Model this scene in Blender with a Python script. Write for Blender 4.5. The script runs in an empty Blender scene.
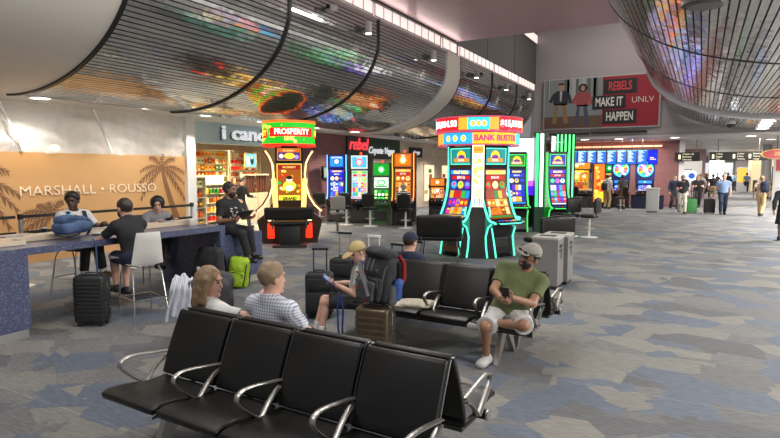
import bpy, bmesh, math, random
import numpy as np
from mathutils import Vector, Matrix, Euler
random.seed(7)
SC = bpy.context.scene
COL = SC.collection
PI = math.pi
def V(*a): return Vector(a)
# ---------------------------------------------------------------- materials
MATS = {}
def mat(name, c=(.5,.5,.5), rough=.5, metal=0, emit=None, es=1.0, spec=.5, alpha=1, coat=0, trans=0):
    if name in MATS: return MATS[name]
    m = bpy.data.materials.new(name); m.use_nodes = True
    b = m.node_tree.nodes['Principled BSDF']
    b.inputs['Base Color'].default_value = (*c, 1)
    b.inputs['Roughness'].default_value = rough
    b.inputs['Metallic'].default_value = metal
    b.inputs['Specular IOR Level'].default_value = spec
    b.inputs['Alpha'].default_value = alpha
    b.inputs['Coat Weight'].default_value = coat
    b.inputs['Transmission Weight'].default_value = trans
    if emit:
        b.inputs['Emission Color'].default_value = (*emit, 1)
        b.inputs['Emission Strength'].default_value = es
    MATS[name] = m
    return m
def glow(c, s=1.0):
    n = 'glow_%02x%02x%02x_%d' % (int(c[0]*255), int(c[1]*255), int(c[2]*255), int(s*100))
    return mat(n, tuple(x*.3 for x in c), .4, 0, c, s)
def nodes(m): return m.node_tree.nodes, m.node_tree.links, m.node_tree.nodes['Principled BSDF']
def noisy(name, c1, c2, scale=8, rough=.6, metal=0, bump=0, stretch=(1,1,1), bscale=None, **k):
    if name in MATS: return MATS[name]
    m = mat(name, c1, rough, metal, **k); N, L, b = nodes(m)
    tc = N.new('ShaderNodeTexCoord'); mp = N.new('ShaderNodeMapping'); mp.inputs['Scale'].default_value = stretch
    nz = N.new('ShaderNodeTexNoise'); nz.inputs['Scale'].default_value = scale; nz.inputs['Detail'].default_value = 4
    mx = N.new('ShaderNodeMix'); mx.data_type = 'RGBA'
    mx.inputs[6].default_value = (*c1,1); mx.inputs[7].default_value = (*c2,1)
    L.new(tc.outputs['Object'], mp.inputs[0]); L.new(mp.outputs[0], nz.inputs['Vector'])
    rp = N.new('ShaderNodeMapRange'); rp.inputs[1].default_value=.35; rp.inputs[2].default_value=.65
    L.new(nz.outputs['Fac'], rp.inputs[0]); L.new(rp.outputs[0], mx.inputs[0]); L.new(mx.outputs[2], b.inputs['Base Color'])
    if bump:
        n2 = N.new('ShaderNodeTexNoise'); n2.inputs['Scale'].default_value = bscale or scale*3
        L.new(mp.outputs[0], n2.inputs['Vector'])
        bp = N.new('ShaderNodeBump'); bp.inputs['Strength'].default_value = bump; bp.inputs['Distance'].default_value=.02
        L.new(n2.outputs['Fac'], bp.inputs['Height']); L.new(bp.outputs[0], b.inputs['Normal'])
    return m
# ---------------------------------------------------------------- objects
def setp(o, label=None, cat=None, group=None, kind=None):
    if label: o['label'] = label
    if cat: o['category'] = cat
    if group: o['group'] = group
    if kind: o['kind'] = kind
    return o
def thing(name, label, cat, loc=(0,0,0), rz=0, group=None):
    o = bpy.data.objects.new(name, None); COL.objects.link(o)
    o.empty_display_size = .1; o.location = loc; o.rotation_euler = (0,0,rz)
    return setp(o, label, cat, group)
def kids(o): return list(o.children)
def dup(o, loc=None, rz=None, label=None, group=None, parent=None):
    c = o.copy(); COL.objects.link(c)
    if parent: c.parent = parent
    if loc is not None: c.location = loc
    if rz is not None: c.rotation_euler = (0,0,rz)
    if label: c['label'] = label
    if group: c['group'] = group
    for ch in kids(o): dup(ch, parent=c)
    return c
class MB:
    """collects shapes into one mesh"""
    def __init__(s): s.bm = bmesh.new(); s.mats = []
    def mi(s, m):
        if m is None: return 0
        if m not in s.mats: s.mats.append(m)
        return s.mats.index(m)
    def _fin(s, verts, m, M=None):
        i = s.mi(m)
        if M is not None: bmesh.ops.transform(s.bm, matrix=M, verts=verts)
        for f in {f for v in verts for f in v.link_faces}: f.material_index = i
    def box(s, c, d, m=None, rot=None, bev=0, M=None, seg=2):
        r = bmesh.ops.create_cube(s.bm, size=1); vs = r['verts']
        bmesh.ops.scale(s.bm, vec=d, verts=vs)
        if bev:
            es = list({e for v in vs for e in v.link_edges})
            rr = bmesh.ops.bevel(s.bm, geom=es, offset=min(bev, min(d)*.49), segments=seg, affect='EDGES', profile=.5)
            vs = list({v for f in rr['faces'] for v in f.verts} | {v for v in vs if v.is_valid})
        X = Matrix.Translation(c)
        if rot is not None: X = X @ Euler(rot).to_matrix().to_4x4()
        if M is not None: X = M @ X
        s._fin(vs, m, X); return s
    def cyl(s, a, b, r0, r1=None, m=None, n=16, M=None):
        a = Vector(a); b = Vector(b); r1 = r0 if r1 is None else r1
        r = bmesh.ops.create_cone(s.bm, cap_ends=True, segments=n, radius1=r0, radius2=r1, depth=(b-a).length)
        q = Vector((0,0,1)).rotation_difference((b-a).normalized()).to_matrix().to_4x4()
        X = Matrix.Translation((a+b)/2) @ q
        if M is not None: X = M @ X
        s._fin(r['verts'], m, X); return s
    def ball(s, c, r, m=None, n=12, M=None, rot=None):
        if not hasattr(r, '__len__'): r = (r,r,r)
        q = bmesh.ops.create_uvsphere(s.bm, u_segments=n, v_segments=max(6,n*2//3), radius=1)
        X = Matrix.Translation(c)
        if rot: X = X @ Euler(rot).to_matrix().to_4x4()
        X = X @ Matrix.Diagonal((*r,1))
        if M is not None: X = M @ X
        s._fin(q['verts'], m, X); return s
    def grid(s, P, m=None, close_u=False, close_v=False, cap=False):
        """P: rows of points -> quads"""
        vv = [[s.bm.verts.new(p) for p in row] for row in P]; i = s.mi(m); nu=len(vv); nv=len(vv[0])
        for a in range(nu if close_u else nu-1):
            for b in range(nv if close_v else nv-1):
                try: f = s.bm.faces.new((vv[a][b], vv[(a+1)%nu][b], vv[(a+1)%nu][(b+1)%nv], vv[a][(b+1)%nv])); f.material_index = i
                except ValueError: pass
        if cap:
            for row in (vv[0][::-1], vv[-1]):
                try: f = s.bm.faces.new(row); f.material_index = i
                except ValueError: pass
        return s
    def tube(s, pts, r, m=None, n=8, closed=False, flat=1, up=(0,0,1), M=None):
        """sweep; r may be a list; flat scales the section along the local binormal"""
        pts = [Vector(p) for p in pts]; N = len(pts); rows = []
        up = Vector(up)
        for i, p in enumerate(pts):
            a = pts[(i-1)%N] if (i or closed) else p; b = pts[(i+1)%N] if (i < N-1 or closed) else p
            t = (b-a).normalized(); x = t.cross(up)
            if x.length < 1e-3: x = t.cross(Vector((1,0,0.01)))
            x.normalize(); y = x.cross(t); ri = r[i] if hasattr(r,'__len__') else r
            rows.append([p + x*math.cos(2*PI*k/n)*ri*flat + y*math.sin(2*PI*k/n)*ri for k in range(n)])
        if M is not None: rows = [[M @ q for q in row] for row in rows]
        return s.grid(rows, m, close_u=closed, close_v=True, cap=not closed)
    def lathe(s, prof, m=None, n=24, c=(0,0,0), a0=0, a1=2*PI, M=None):
        full = abs(a1-a0-2*PI) < 1e-6
        K = n if full else n+1
        rows = [[Vector((c[0]+r*math.cos(a0+(a1-a0)*k/n), c[1]+r*math.sin(a0+(a1-a0)*k/n), c[2]+z)) for r,z in prof] for k in range(K)]
        if M is not None: rows = [[M @ q for q in row] for row in rows]
        return s.grid(rows, m, close_u=full)
    def prism(s, poly, h, m=None, M=None, holes=None):
        """2-D outline (x,z) extruded along y from -h/2 to h/2"""
        a = [s.bm.verts.new((x,-h/2,z)) for x,z in poly]; b = [s.bm.verts.new((x,h/2,z)) for x,z in poly]
        i = s.mi(m); n=len(poly); fs=[s.bm.faces.new(a), s.bm.faces.new(b[::-1])]
        for k in range(n): fs.append(s.bm.faces.new((a[(k+1)%n],a[k],b[k],b[(k+1)%n])))
        for f in fs: f.material_index = i
        if M is not None: bmesh.ops.transform(s.bm, matrix=M, verts=a+b)
        return s
    def build(s, name, m=None, parent=None, smooth=True, ang=40, loc=None):
        me = bpy.data.meshes.new(name)
        bmesh.ops.recalc_face_normals(s.bm, faces=s.bm.faces[:])
        s.bm.to_mesh(me); s.bm.free()
        for mm in (s.mats or [m]): me.materials.append(mm)
        return finish(me, name, parent, smooth, ang, loc)
def finish(me, name, parent=None, smooth=True, ang=40, loc=None):
    if smooth:
        me.polygons.foreach_set('use_smooth', [True]*len(me.polygons))
        if ang < 180:
            try: me.set_sharp_from_angle(angle=math.radians(ang))
            except Exception: pass
    o = bpy.data.objects.new(name, me); COL.objects.link(o)
    if parent: o.parent = parent
    if loc is not None: o.location = loc
    return o
def structure(name, mb, m=None, **k):
    o = mb.build(name, m, **k); o['kind'] = 'structure'; return o
def frame(o, x, y):
    """matrix whose local x,y axes are the given world vectors, origin o"""
    x = Vector(x).normalized(); y = Vector(y); z = x.cross(y).normalized(); y = z.cross(x)
    return Matrix(((x[0],y[0],z[0],o[0]),(x[1],y[1],z[1],o[1]),(x[2],y[2],z[2],o[2]),(0,0,0,1)))
_fonts = {}
def text_bm(s, body, M, size, m, ext=.004, sx=1, align='CENTER', bold=0, shear=0):
    """adds lettering to MB s in plane M (x right, y up, z out)"""
    cu = bpy.data.curves.new('t', 'FONT'); cu.body = body; cu.size = size; cu.extrude = ext; cu.align_x = align; cu.align_y = 'CENTER'
    cu.offset = bold; cu.shear = shear; cu.resolution_u = 3
    ob = bpy.data.objects.new('t', cu); COL.objects.link(ob)
    dg = bpy.context.evaluated_depsgraph_get(); me = bpy.data.meshes.new_from_object(ob.evaluated_get(dg))
    n0 = len(s.bm.verts); s.bm.from_mesh(me); s.bm.verts.ensure_lookup_table(); vs = s.bm.verts[n0:]
    s._fin(vs, m, M @ Matrix.Diagonal((sx,1,1,1)))
    bpy.data.objects.remove(ob); bpy.data.curves.remove(cu); bpy.data.meshes.remove(me)
    return s
# ---------------------------------------------------------------- soft shapes (distance field -> surface nets)
HS=1.08
class SDF:
    def __init__(s): s.p = []
    def cap(s, a, b, ra, rb=None, k=.03, cut=False, cuta=False):
        s.p.append(('c', np.array(a,float), np.array(b,float), ra, ra if rb is None else rb, k, cut, cuta)); return s
    def ell(s, c, r, k=.03, R=None):
        s.p.append(('e', np.array(c,float), np.array(r,float), np.eye(3) if R is None else np.array(R.to_3x3() if hasattr(R,'to_3x3') else R), k)); return s
    def ellh(s, c, r, *a, **k): return s.ell(c, [x*HS for x in r], *a, **k)
    def sub_ellh(s, c, r, *a): return s.sub_ell(c, [x*HS for x in r], *a)
    def box(s, c, d, r=.03, k=.02, R=None):
        s.p.append(('b', np.array(c,float), np.array(d,float)/2, r, np.eye(3) if R is None else np.array(R.to_3x3() if hasattr(R,'to_3x3') else R), k)); return s
    def sub_half(s, q, n):
        s.p.append(('h', np.array(q,float), np.array(n,float))); return s
    def sub_ell(s, c, r, R=None):
        s.p.append(('s', np.array(c,float), np.array(r,float), np.eye(3) if R is None else np.array(R.to_3x3()))); return s
    def bounds(s, q):
        if q[0]=='c':
            r = max(q[3],q[4]); return np.minimum(q[1],q[2])-r, np.maximum(q[1],q[2])+r
        if q[0]=='e': r = np.abs(q[3])@q[2]; return q[1]-r, q[1]+r
        if q[0]=='b': r = np.abs(q[4])@(q[2]); return q[1]-r, q[1]+r
    def mesh(s, h, name, m, parent=None, matfn=None, smooth_it=1, noise=0, nsc=8):
        pos = [q for q in s.p if q[0] in 'ceb']
        bb = [s.bounds(q) for q in pos]
        lo = np.min([b[0] for b in bb],0)-3*h; hi = np.max([b[1] for b in bb],0)+3*h
        n = np.ceil((hi-lo)/h).astype(int)+1
        F = np.full(n, .5, np.float32)
        ax = [(lo[i]+h*np.arange(n[i])).astype(np.float32) for i in range(3)]
        for q in s.p:
            if q[0] in 'ceb':
                b = s.bounds(q); k = q[5] if q[0] in 'cb' else q[4]
                mg = k+3*h
                i0 = np.maximum(np.floor((b[0]-mg-lo)/h).astype(int),0); i1 = np.minimum(np.ceil((b[1]+mg-lo)/h).astype(int)+1,n)
            else: i0 = np.zeros(3,int); i1 = n; k = 0
            sl = tuple(slice(i0[i],i1[i]) for i in range(3))
            X,Y,Z = np.meshgrid(ax[0][sl[0]],ax[1][sl[1]],ax[2][sl[2]],indexing='ij',sparse=True)
            if q[0]=='c':
                a,b_,ra,rb,cut,cuta = q[1],q[2],q[3],q[4],q[6],q[7]; ab=b_-a; L2=max(float(ab@ab),1e-9)
                dx,dy,dz = X-a[0],Y-a[1],Z-a[2]
                t0=(dx*ab[0]+dy*ab[1]+dz*ab[2])/L2; t=np.clip(t0,0,1)
                d=np.sqrt((dx-t*ab[0])**2+(dy-t*ab[1])**2+(dz-t*ab[2])**2)-(ra+(rb-ra)*t)
                if cut: d=np.maximum(d,(t0-1)*math.sqrt(L2))
                if cuta: d=np.maximum(d,-t0*math.sqrt(L2))
            elif q[0] in 'es':
                c,r,R = q[1],q[2],q[3]; dx,dy,dz=X-c[0],Y-c[1],Z-c[2]
                l=[dx*R[0,i]+dy*R[1,i]+dz*R[2,i] for i in range(3)]
                k0=np.sqrt(sum((l[i]/r[i])**2 for i in range(3)))+1e-9; k1=np.sqrt(sum((l[i]/r[i]**2)**2 for i in range(3)))+1e-9
                d=k0*(k0-1)/k1
            elif q[0]=='b':
                c,r,rr,R = q[1],q[2],q[3],q[4]; dx,dy,dz=X-c[0],Y-c[1],Z-c[2]; rr=min(rr,float(r.min())*.98)
                l=[np.abs(dx*R[0,i]+dy*R[1,i]+dz*R[2,i])-(r[i]-rr) for i in range(3)]
                d=np.sqrt(sum(np.maximum(x,0)**2 for x in l))+np.minimum(np.maximum(np.maximum(l[0],l[1]),l[2]),0)-rr
            elif q[0]=='h': d=(X-q[1][0])*q[2][0]+(Y-q[1][1])*q[2][1]+(Z-q[1][2])*q[2][2]
            G=F[sl]
            if q[0] in 'ceb':
                hh=np.maximum(k-np.abs(G-d),0)/max(k,1e-6); F[sl]=np.minimum(G,d)-hh*hh*k/4
            elif q[0]=='h': F[sl]=np.maximum(G,d)
            else: F[sl]=np.maximum(G,-d)
        if noise:
            X,Y,Z = np.meshgrid(*ax,indexing='ij',sparse=True)
            F = F + noise*(np.sin(X*nsc*1.3+2*np.sin(Z*nsc*.7))*np.sin(Y*nsc+1.7*np.sin(X*nsc*.9))+np.sin(Z*nsc*1.1+1.5*np.sin(Y*nsc)))*.5
        vs, fs = surfnet(F, lo, h)
        if not len(fs): vs=np.array([[0,0,0],[.01,0,0],[0,.01,0]]); fs=np.array([[0,1,2,2]])[:, :3]
        me = bpy.data.meshes.new(name); me.from_pydata(vs.tolist(), [], fs.tolist())
        ms = m if isinstance(m,(list,tuple)) else [m]
        for x in ms: me.materials.append(x)
        if matfn is not None:
            fc = vs[fs].mean(1); me.polygons.foreach_set('material_index', matfn(fc).astype(np.int32))
        return finish(me, name, parent, True, 180)
def surfnet(F, lo, h):
    S = F<0; nx,ny,nz = F.shape
    cs = [(i,j,k) for i in (0,1) for j in (0,1) for k in (0,1)]
    def sub(A,c): return A[c[0]:nx-1+c[0], c[1]:ny-1+c[1], c[2]:nz-1+c[2]]
    cnt = sum(sub(S,c).astype(np.int8) for c in cs)
    act = (cnt>0)&(cnt<8); I = np.argwhere(act)
    idx = np.full(act.shape,-1,np.int64); idx[act]=np.arange(len(I))
    acc = np.zeros((len(I),3)); num = np.zeros(len(I))
    for c in cs:
        for a in range(3):
            if c[a]: continue
            d = list(c); d[a]=1
            fa = F[I[:,0]+c[0],I[:,1]+c[1],I[:,2]+c[2]]; fb = F[I[:,0]+d[0],I[:,1]+d[1],I[:,2]+d[2]]
            mk = (fa<0)!=(fb<0); t = np.where(mk, fa/(fa-fb+1e-12), 0)
            p = np.tile(np.array(c,float),(len(I),1)); p[:,a]+=t
            acc[mk]+=p[mk]; num[mk]+=1
    vs = lo + h*(I + acc/np.maximum(num,1)[:,None])
    fs = []
    for a in range(3):
        b,c = (a+1)%3,(a+2)%3
        sA=[slice(None)]*3; sB=[slice(None)]*3; sA[a]=slice(0,-1); sB[a]=slice(1,None)
        A=S[tuple(sA)]; B=S[tuple(sB)]; E=np.argwhere(A!=B)
        E=E[(E[:,b]>0)&(E[:,c]>0)&(E[:,b]<F.shape[b]-1)&(E[:,c]<F.shape[c]-1)]
        if not len(E): continue
        def g(db,dc):
            q=E.copy(); q[:,b]+=db; q[:,c]+=dc; return idx[q[:,0],q[:,1],q[:,2]]
        Q=np.stack([g(-1,-1),g(0,-1),g(0,0),g(-1,0)],1)
        fl=B[E[:,0],E[:,1],E[:,2]]; Q[fl]=Q[fl][:,::-1]
        fs.append(Q)
    return vs, (np.concatenate(fs) if fs else np.zeros((0,4),int))
# ---------------------------------------------------------------- people
SKIN = {
 'fair': noisy('skin_fair', (.62,.36,.26), (.56,.31,.23), 14, .5),
 'tan': noisy('skin_tan', (.30,.155,.09), (.26,.13,.075), 14, .45),
 'dark': noisy('skin_dark', (.085,.042,.026), (.065,.032,.02), 14, .4)}
EYE = mat('eye_dark', (.02,.015,.012), .25); LIP = mat('lips', (.36,.14,.12), .45); LIPD = mat('lips_dark', (.12,.045,.04), .4)
def cloth(n, c, c2=None, s=30, **k): return noisy('cloth_'+n, c, c2 or tuple(x*.85 for x in c), s, .85, bump=.25, bscale=90, **k)
def ik(a, c, l1, l2, hint):
    a=Vector(a); c=Vector(c); d=c-a; L=d.length
    if L > (l1+l2)*.999: c = a+d*((l1+l2)*.999/L); d=c-a; L=d.length
    x=(l1*l1-l2*l2+L*L)/(2*L); hh=math.sqrt(max(l1*l1-x*x,0)); d.normalize(); h=Vector(hint); h=h-d*h.dot(d)
    if h.length<1e-4: h=d.cross(Vector((1,0,0)))
    return a+d*x+h.normalized()*hh, c
def person(label, loc=(0,0,0), rz=0, h=.02, scale=1.0, w=1.0, pel=(0,0,.93), lean=0, side=0, twist=0, head=(0,0,0), neck=(0,0,0),
           LH=None, RH=None, LF=None, RF=None, kneeL=(0,-1,0), kneeR=(0,-1,0), elL=(.3,1,-.3), elR=(-.3,1,-.3), palmL=(-1,0,0), palmR=(1,0,0), curl=35, curlR=None,
           footL=0, footR=0, skin='fair', shirt=None, sleeve=.55, pants=None, pleg=2, shoe=None, sock=None, hair=None, hstyle='short', cap=None, brim=True, beard=None,
           hem=.02, skirt=None, neckcut=.49, lips=None, group=None, cat='person', name='person', footpitch=(0,0), capback=False, belly=0, bust=0, shirtname='shirt', pname=None, nosleeve=False, pr=0):
    r = math.radians; sk = SKIN[skin]
    if SK_LOD and h < SK_LOD: h = SK_LOD
    Rt = (Matrix.Rotation(r(twist),3,'Z') @ Matrix.Rotation(r(lean),3,'X') @ Matrix.Rotation(r(side),3,'Y'))
    Rp = Matrix.Rotation(r(twist*.6),3,'Z')
    Rh = Matrix.Rotation(r(head[0]),3,'Z') @ Matrix.Rotation(r(head[1]),3,'X') @ Matrix.Rotation(r(head[2]),3,'Y')
    P = Vector(pel); T = lambda x,y,z: P + Rt @ Vector((x,y,z))
    nb = T(0,.012,.475); hc = nb + (Rt@Vector((0,-.014,.075)))*1 + Rh@Vector((0,-.018,.112)) + Vector(neck)
    HW = lambda x,y,z: hc + Rh @ Vector((x*1.12,y*1.12,z*1.12))
    sh = {1:T(.185*(.5+.5*w),.0,.425), -1:T(-.185*(.5+.5*w),.0,.425)}
    hp = {1:P+Rp@Vector((.09,0,-.02)), -1:P+Rp@Vector((-.09,0,-.02))}
    LH = Vector(LH) if LH is not None else T(.27,-.06,-.07); RH = Vector(RH) if RH is not None else T(-.27,-.06,-.07)
    LF = Vector(LF) if LF is not None else Vector((.10,0,.08)); RF = Vector(RF) if RF is not None else Vector((-.10,0,.08))
    arm = {}; leg = {}
    arm[1] = ik(sh[1], LH, .29, .255, elL); arm[-1] = ik(sh[-1], RH, .29, .255, elR)
    leg[1] = ik(hp[1], LF, .44, .42, kneeL); leg[-1] = ik(hp[-1], RF, .44, .42, kneeR)
    def torso(S, t, lo=True):
        S.ell(T(0,0,.315), (.168*w+t, .115*(.6+.4*w)+t, .185+t), .06, Rt)
        S.ell(T(0,-.012-belly*.5,.13), (.148*w+t, .112*(.5+.5*w)+t+belly, .17+t), .06, Rt)
        S.cap(sh[1], sh[-1], .060+t, .060+t, .06)
        for q in (1,-1): S.cap(T(q*.03,.02,.505), T(q*.15*(.5+.5*w),.005,.445), .040+t, .050+t, .05)
        if bust:
            for q in (1,-1): S.ell(T(q*.075,-.09,.29),(.07+t,.06+t,.07+t),.04,Rt)
    B = SDF(); torso(B, 0)
    B.ell(P+Vector((0,0,.01)), (.165*w,.118*w,.12), .06, Rp)
    B.cap(nb-(Rt@Vector((0,0,.05))), HW(0,.012,-.05), .058, .052, .04)
    B.ellh(HW(0,.014,.026), (.076,.094,.092), .03, Rh); B.ellh(HW(0,-.022,-.045), (.056,.066,.072), .04, Rh)
    if h < .014:
        B.cap(HW(0,-.080,.008), HW(0,-.096,-.024), .010,.013, .014); B.cap(HW(.033,-.073,.033), HW(-.033,-.073,.033), .012,.012,.015)
        B.ellh(HW(0,-.080,-.095),(.022,.014,.016),.02,Rh); B.ellh(HW(0,-.088,-.056),(.024,.009,.010),.012,Rh)
        for q in (1,-1): B.ellh(HW(q*.078,.012,-.008), (.010,.020,.032), .012, Rh)
    hm = (torso,)
    for q in (1,-1):
        e, wr = arm[q]
        B.cap(sh[q], e, .054*(.6+.4*w), .041, .04); B.cap(e, wr, .042, .028, .03)
        # hand: palm, four unequal bent fingers and a thumb from the palm's side
        d=(wr-e).normalized(); n=Vector(palmL if q>0 else palmR); n=(n-d*n.dot(d)); n = n.normalized() if n.length>1e-3 else d.orthogonal().normalized()
        sd = d.cross(n)*q; fr=max(.0088,h*.62); c=r(curl if (q>0 or curlR is None) else curlR)
        M3=Matrix((sd,n,d)).transposed()
        B.ell(wr+d*.05,(.040,.018,.052),.015,M3)
        for i,(o,ln) in enumerate(((-.030,.058),(-.010,.072),(.010,.078),(.029,.070))):
            b0=wr+d*.085+sd*o*-1; d1=(d*math.cos(c)+n*math.sin(c)); b1=b0+d1*ln*.55; d2=(d*math.cos(2*c)+n*math.sin(2*c)); b2=b1+d2*ln*.5
            B.cap(b0,b1,fr,fr*.95,.006); B.cap(b1,b2,fr*.95,fr*.85,.004)
        tb=wr+d*.03-sd*.032*-1*(-1); t1=tb+(d*.7-sd*.75+n*.35).normalized()*.045; B.cap(tb,t1,fr*1.2,fr*1.05,.012); B.cap(t1,t1+(d*.9+n*.5).normalized()*.032,fr*1.05,fr*.9,.004)
        k, an = leg[q]
        B.cap(hp[q], k, .083*(.4+.6*w), .055, .05); B.cap(k, an, .054, .036, .03)
        kk=(an-k).normalized(); B.ell(k+(an-k)*.3+Rp@Vector((0,.018,0)),(.046,.048,.11),.03,Vector((0,0,-1)).rotation_difference(kk).to_matrix())
    mats=[sk,EYE,lips or (LIPD if skin=='dark' else LIP), hair or EYE]
    RhN=np.array(Rh); hcN=np.array(hc)
    def mf(fc):
        l=(fc-hcN)@RhN; o=np.zeros(len(fc),int); er=max(.011,h*.6)
        for q in (1,-1):
            o[((l[:,0]-q*.031)/1.35)**2+(l[:,2]-.008)**2+((l[:,1]+.085)*.4)**2<er**2*.8]=1
            o[(np.abs(l[:,0]-q*.033)<.022)&(np.abs(l[:,2]-.033)<.005+h*.1)&(l[:,1]<-.06)]=3
        o[(np.abs(l[:,0])<.024)&(np.abs(l[:,2]+.056)<.006+h*.15)&(l[:,1]<-.07)]=2
        return o
    # feet inside the shoes keep the body whole
    fd={}
    for q,fy,fpz in ((1,footL,footpitch[0]),(-1,footR,footpitch[1])):
        Rf=Matrix.Rotation(r(fy),3,'Z')@Matrix.Rotation(r(fpz),3,'X'); an=leg[q][1]; fd[q]=Rf
        B.cap(an, an+Rf@Vector((0,.02,-.035)), .036,.032,.02); B.cap(an+Rf@Vector((0,.01,-.045)), an+Rf@Vector((0,-.13,-.055)), .030,.022,.02)
    root = B.mesh(h, name, mats, None, mf)
    setp(root, label, cat, group)
    t = max(.012, h*.55)
    if shirt:
        S = SDF(); torso(S, t); S.cap(T(0,0,.1), P+Vector((0,0,.01)), .05,.05,.05); S.ell(T(0,-belly*.4,.02), (.165*w+t,.122*(.4+.6*w)+t+belly*.5,.12), .05, Rt)
        S.cap(nb-(Rt@Vector((0,0,.07))), nb+(Rt@Vector((0,-.004,.045))), .072, .066+t*.4, .03)
        S.sub_half(T(0,0,hem-.07), -(Rt@Vector((0,0,1)))); S.sub_ell(T(0,-.045,neckcut+.075),(.088,.105,.062),Rt)
        for q in (1,-1):
            if nosleeve: break
            e, wr = arm[q]
            if sleeve<=1: S.cap(sh[q], sh[q]+(e-sh[q])*sleeve, (.054*(.6+.4*w)+t*.9), .050+t, .04, cut=True)
            else: S.cap(sh[q], e, .054*(.6+.4*w)+t*.9, .044+t, .04); S.cap(e, e+(wr-e)*(sleeve-1), .046+t, .034+t, .03, cut=True)
        S.mesh(h, shirtname, shirt, root)
    if pants:
        S = SDF(); t2=t+.004+pr
        S.ell(P+Vector((0,0,.01)), (.165*w+t2,.118*w+t2,.12+t2), .05, Rp)
        for q in (1,-1):
            k, an = leg[q]
            if pleg<=1: S.cap(hp[q], hp[q]+(k-hp[q])*pleg, .085*(.4+.6*w)+t2, .072+t2, .04, cut=True)
            else: S.cap(hp[q], k, .085*(.4+.6*w)+t2, .06+t2, .04); S.cap(k, k+(an-k)*(pleg-1), .06+t2, .048+t2, .03, cut=True)
        S.sub_half(P+Vector((0,0,.09)), (0,0,1))
        S.mesh(h, pname or ('shorts' if pleg<=1 else 'trousers'), pants, root)
    if skirt:
        MB().lathe([(.15,.10),(.17,-.05),(.20,-.30),(.22,-.42),(.21,-.42),(.16,.09)],None,24,tuple(P)).build('skirt',skirt,root)
    for q in (1,-1):
        an=leg[q][1]; Rf=fd[q]
        if sock:
            SDF().cap(an+(leg[q][0]-an)*.28, an+Rf@Vector((0,0,-.03)), .045+t*.3,.045+t*.3,.02,cuta=True).mesh(h,'sock',sock,root)
        if shoe:
            S=SDF(); s2=h*.3
            S.cap(an+Rf@Vector((0,.0,.0)), an+Rf@Vector((0,.02,-.03)), .046+s2,.046+s2,.03)
            S.cap(an+Rf@Vector((0,.025,-.04)), an+Rf@Vector((0,-.14,-.048)), .046+s2,.042+s2,.03); S.ell(an+Rf@Vector((0,-.11,-.045)),(.052+s2,.085,.036+s2),.03,Rf)
            S.sub_half(an+Rf@Vector((0,0,-.078)), Rf@Vector((0,0,-1))); S.sub_half(an+Rf@Vector((0,0,.035)), Rf@Vector((0,0,1)))
            S.mesh(h,'shoe',shoe,root)
    ht = max(.009,h*.45)
    if hair and hstyle!='none':
        S = SDF()
        S.ellh(HW(0,.018,.034), (.078+ht,.094+ht,.090+ht), .03, Rh)
        if hstyle=='long':
            S.ellh(HW(0,.055,-.06),(.098,.072,.14),.05,Rh); S.ellh(HW(0,.065,-.17),(.10,.06,.10),.05,Rh)
            for q in (1,-1): S.cap(HW(q*.082,.0,.03),HW(q*.085,.01,-.15),.026,.03,.03)
        if hstyle=='bun': S.ellh(HW(0,.10,.09),(.05,.05,.05),.02,Rh)
        if hstyle=='curly': S.ellh(HW(0,.03,.03),(.115,.12,.115),.03,Rh)
        if hstyle=='pony': S.cap(HW(0,.10,.04),HW(0,.14,-.14),.035,.02,.02)
        if hstyle=='afro': S.ellh(HW(0,.02,.05),(.098,.110,.095),.03,Rh)
        S.sub_ellh(HW(0,-.112,-.018),(.078 if hstyle in('long','curly') else .088,.088,.115),Rh)
        if hstyle in ('short','afro','bun','bald'): S.sub_half(HW(0,.05,-.055), Rh@Vector((0,-.75,-.65)))
        if hstyle=='bald': S.sub_ellh(HW(0,.045,.135),(.042,.062,.030),Rh)
        S.mesh(max(h*.8,.006) if h<.014 else h, 'hair', hair, root, noise=.004 if h<.014 else 0, nsc=60)
    if cap:
        S = SDF(); S.ellh(HW(0,.014,.04),(.090+h*.2,.108+h*.2,.095+h*.2),.02,Rh); S.sub_half(HW(0,.05,.032), Rh@Vector((0,-.2,-1)))
        if brim:
            y=1 if capback else -1
            S.ellh(HW(0,y*.125,.038),(.074,.075,.009+h*.4),.012,Rh@Matrix.Rotation(r(-8*y),3,'X'))
        S.mesh(max(h*.8,.006),'cap',cap,root)
    if beard:
        S=SDF(); S.ellh(HW(0,-.026,-.055),(.062,.072,.074),.02,Rh); S.sub_half(HW(0,-.04,-.028),Rh@Vector((0,.35,1))); S.sub_ellh(HW(0,-.10,-.055),(.022,.03,.009),Rh)
        S.mesh(max(h*.8,.006),'beard',beard,root)
    root.location=loc; root.rotation_euler=(0,0,rz); root.scale=(scale,)*3
    root['_hc']=[float(x) for x in hc]
    J=dict(hc=hc,Rh=Rh,T=T,arm=arm,leg=leg,HW=HW,sh=sh)
    return root, J
SK_LOD = 0
# ---------------------------------------------------------------- camera
cd = bpy.data.cameras.new('camera'); cam = bpy.data.objects.new('camera', cd); COL.objects.link(cam)
cd.sensor_width = 36; cd.lens = 36*563/780; cd.clip_start=.05; cd.clip_end=300
cam.location = (0,0,1.95); cam.rotation_euler = (PI/2-math.atan(49/563), 0, math.radians(28.9))
SC.camera = cam
SC.view_settings.view_transform='Standard'; SC.view_settings.look='None'; SC.view_settings.gamma=1; SC.view_settings.exposure=.12
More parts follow.
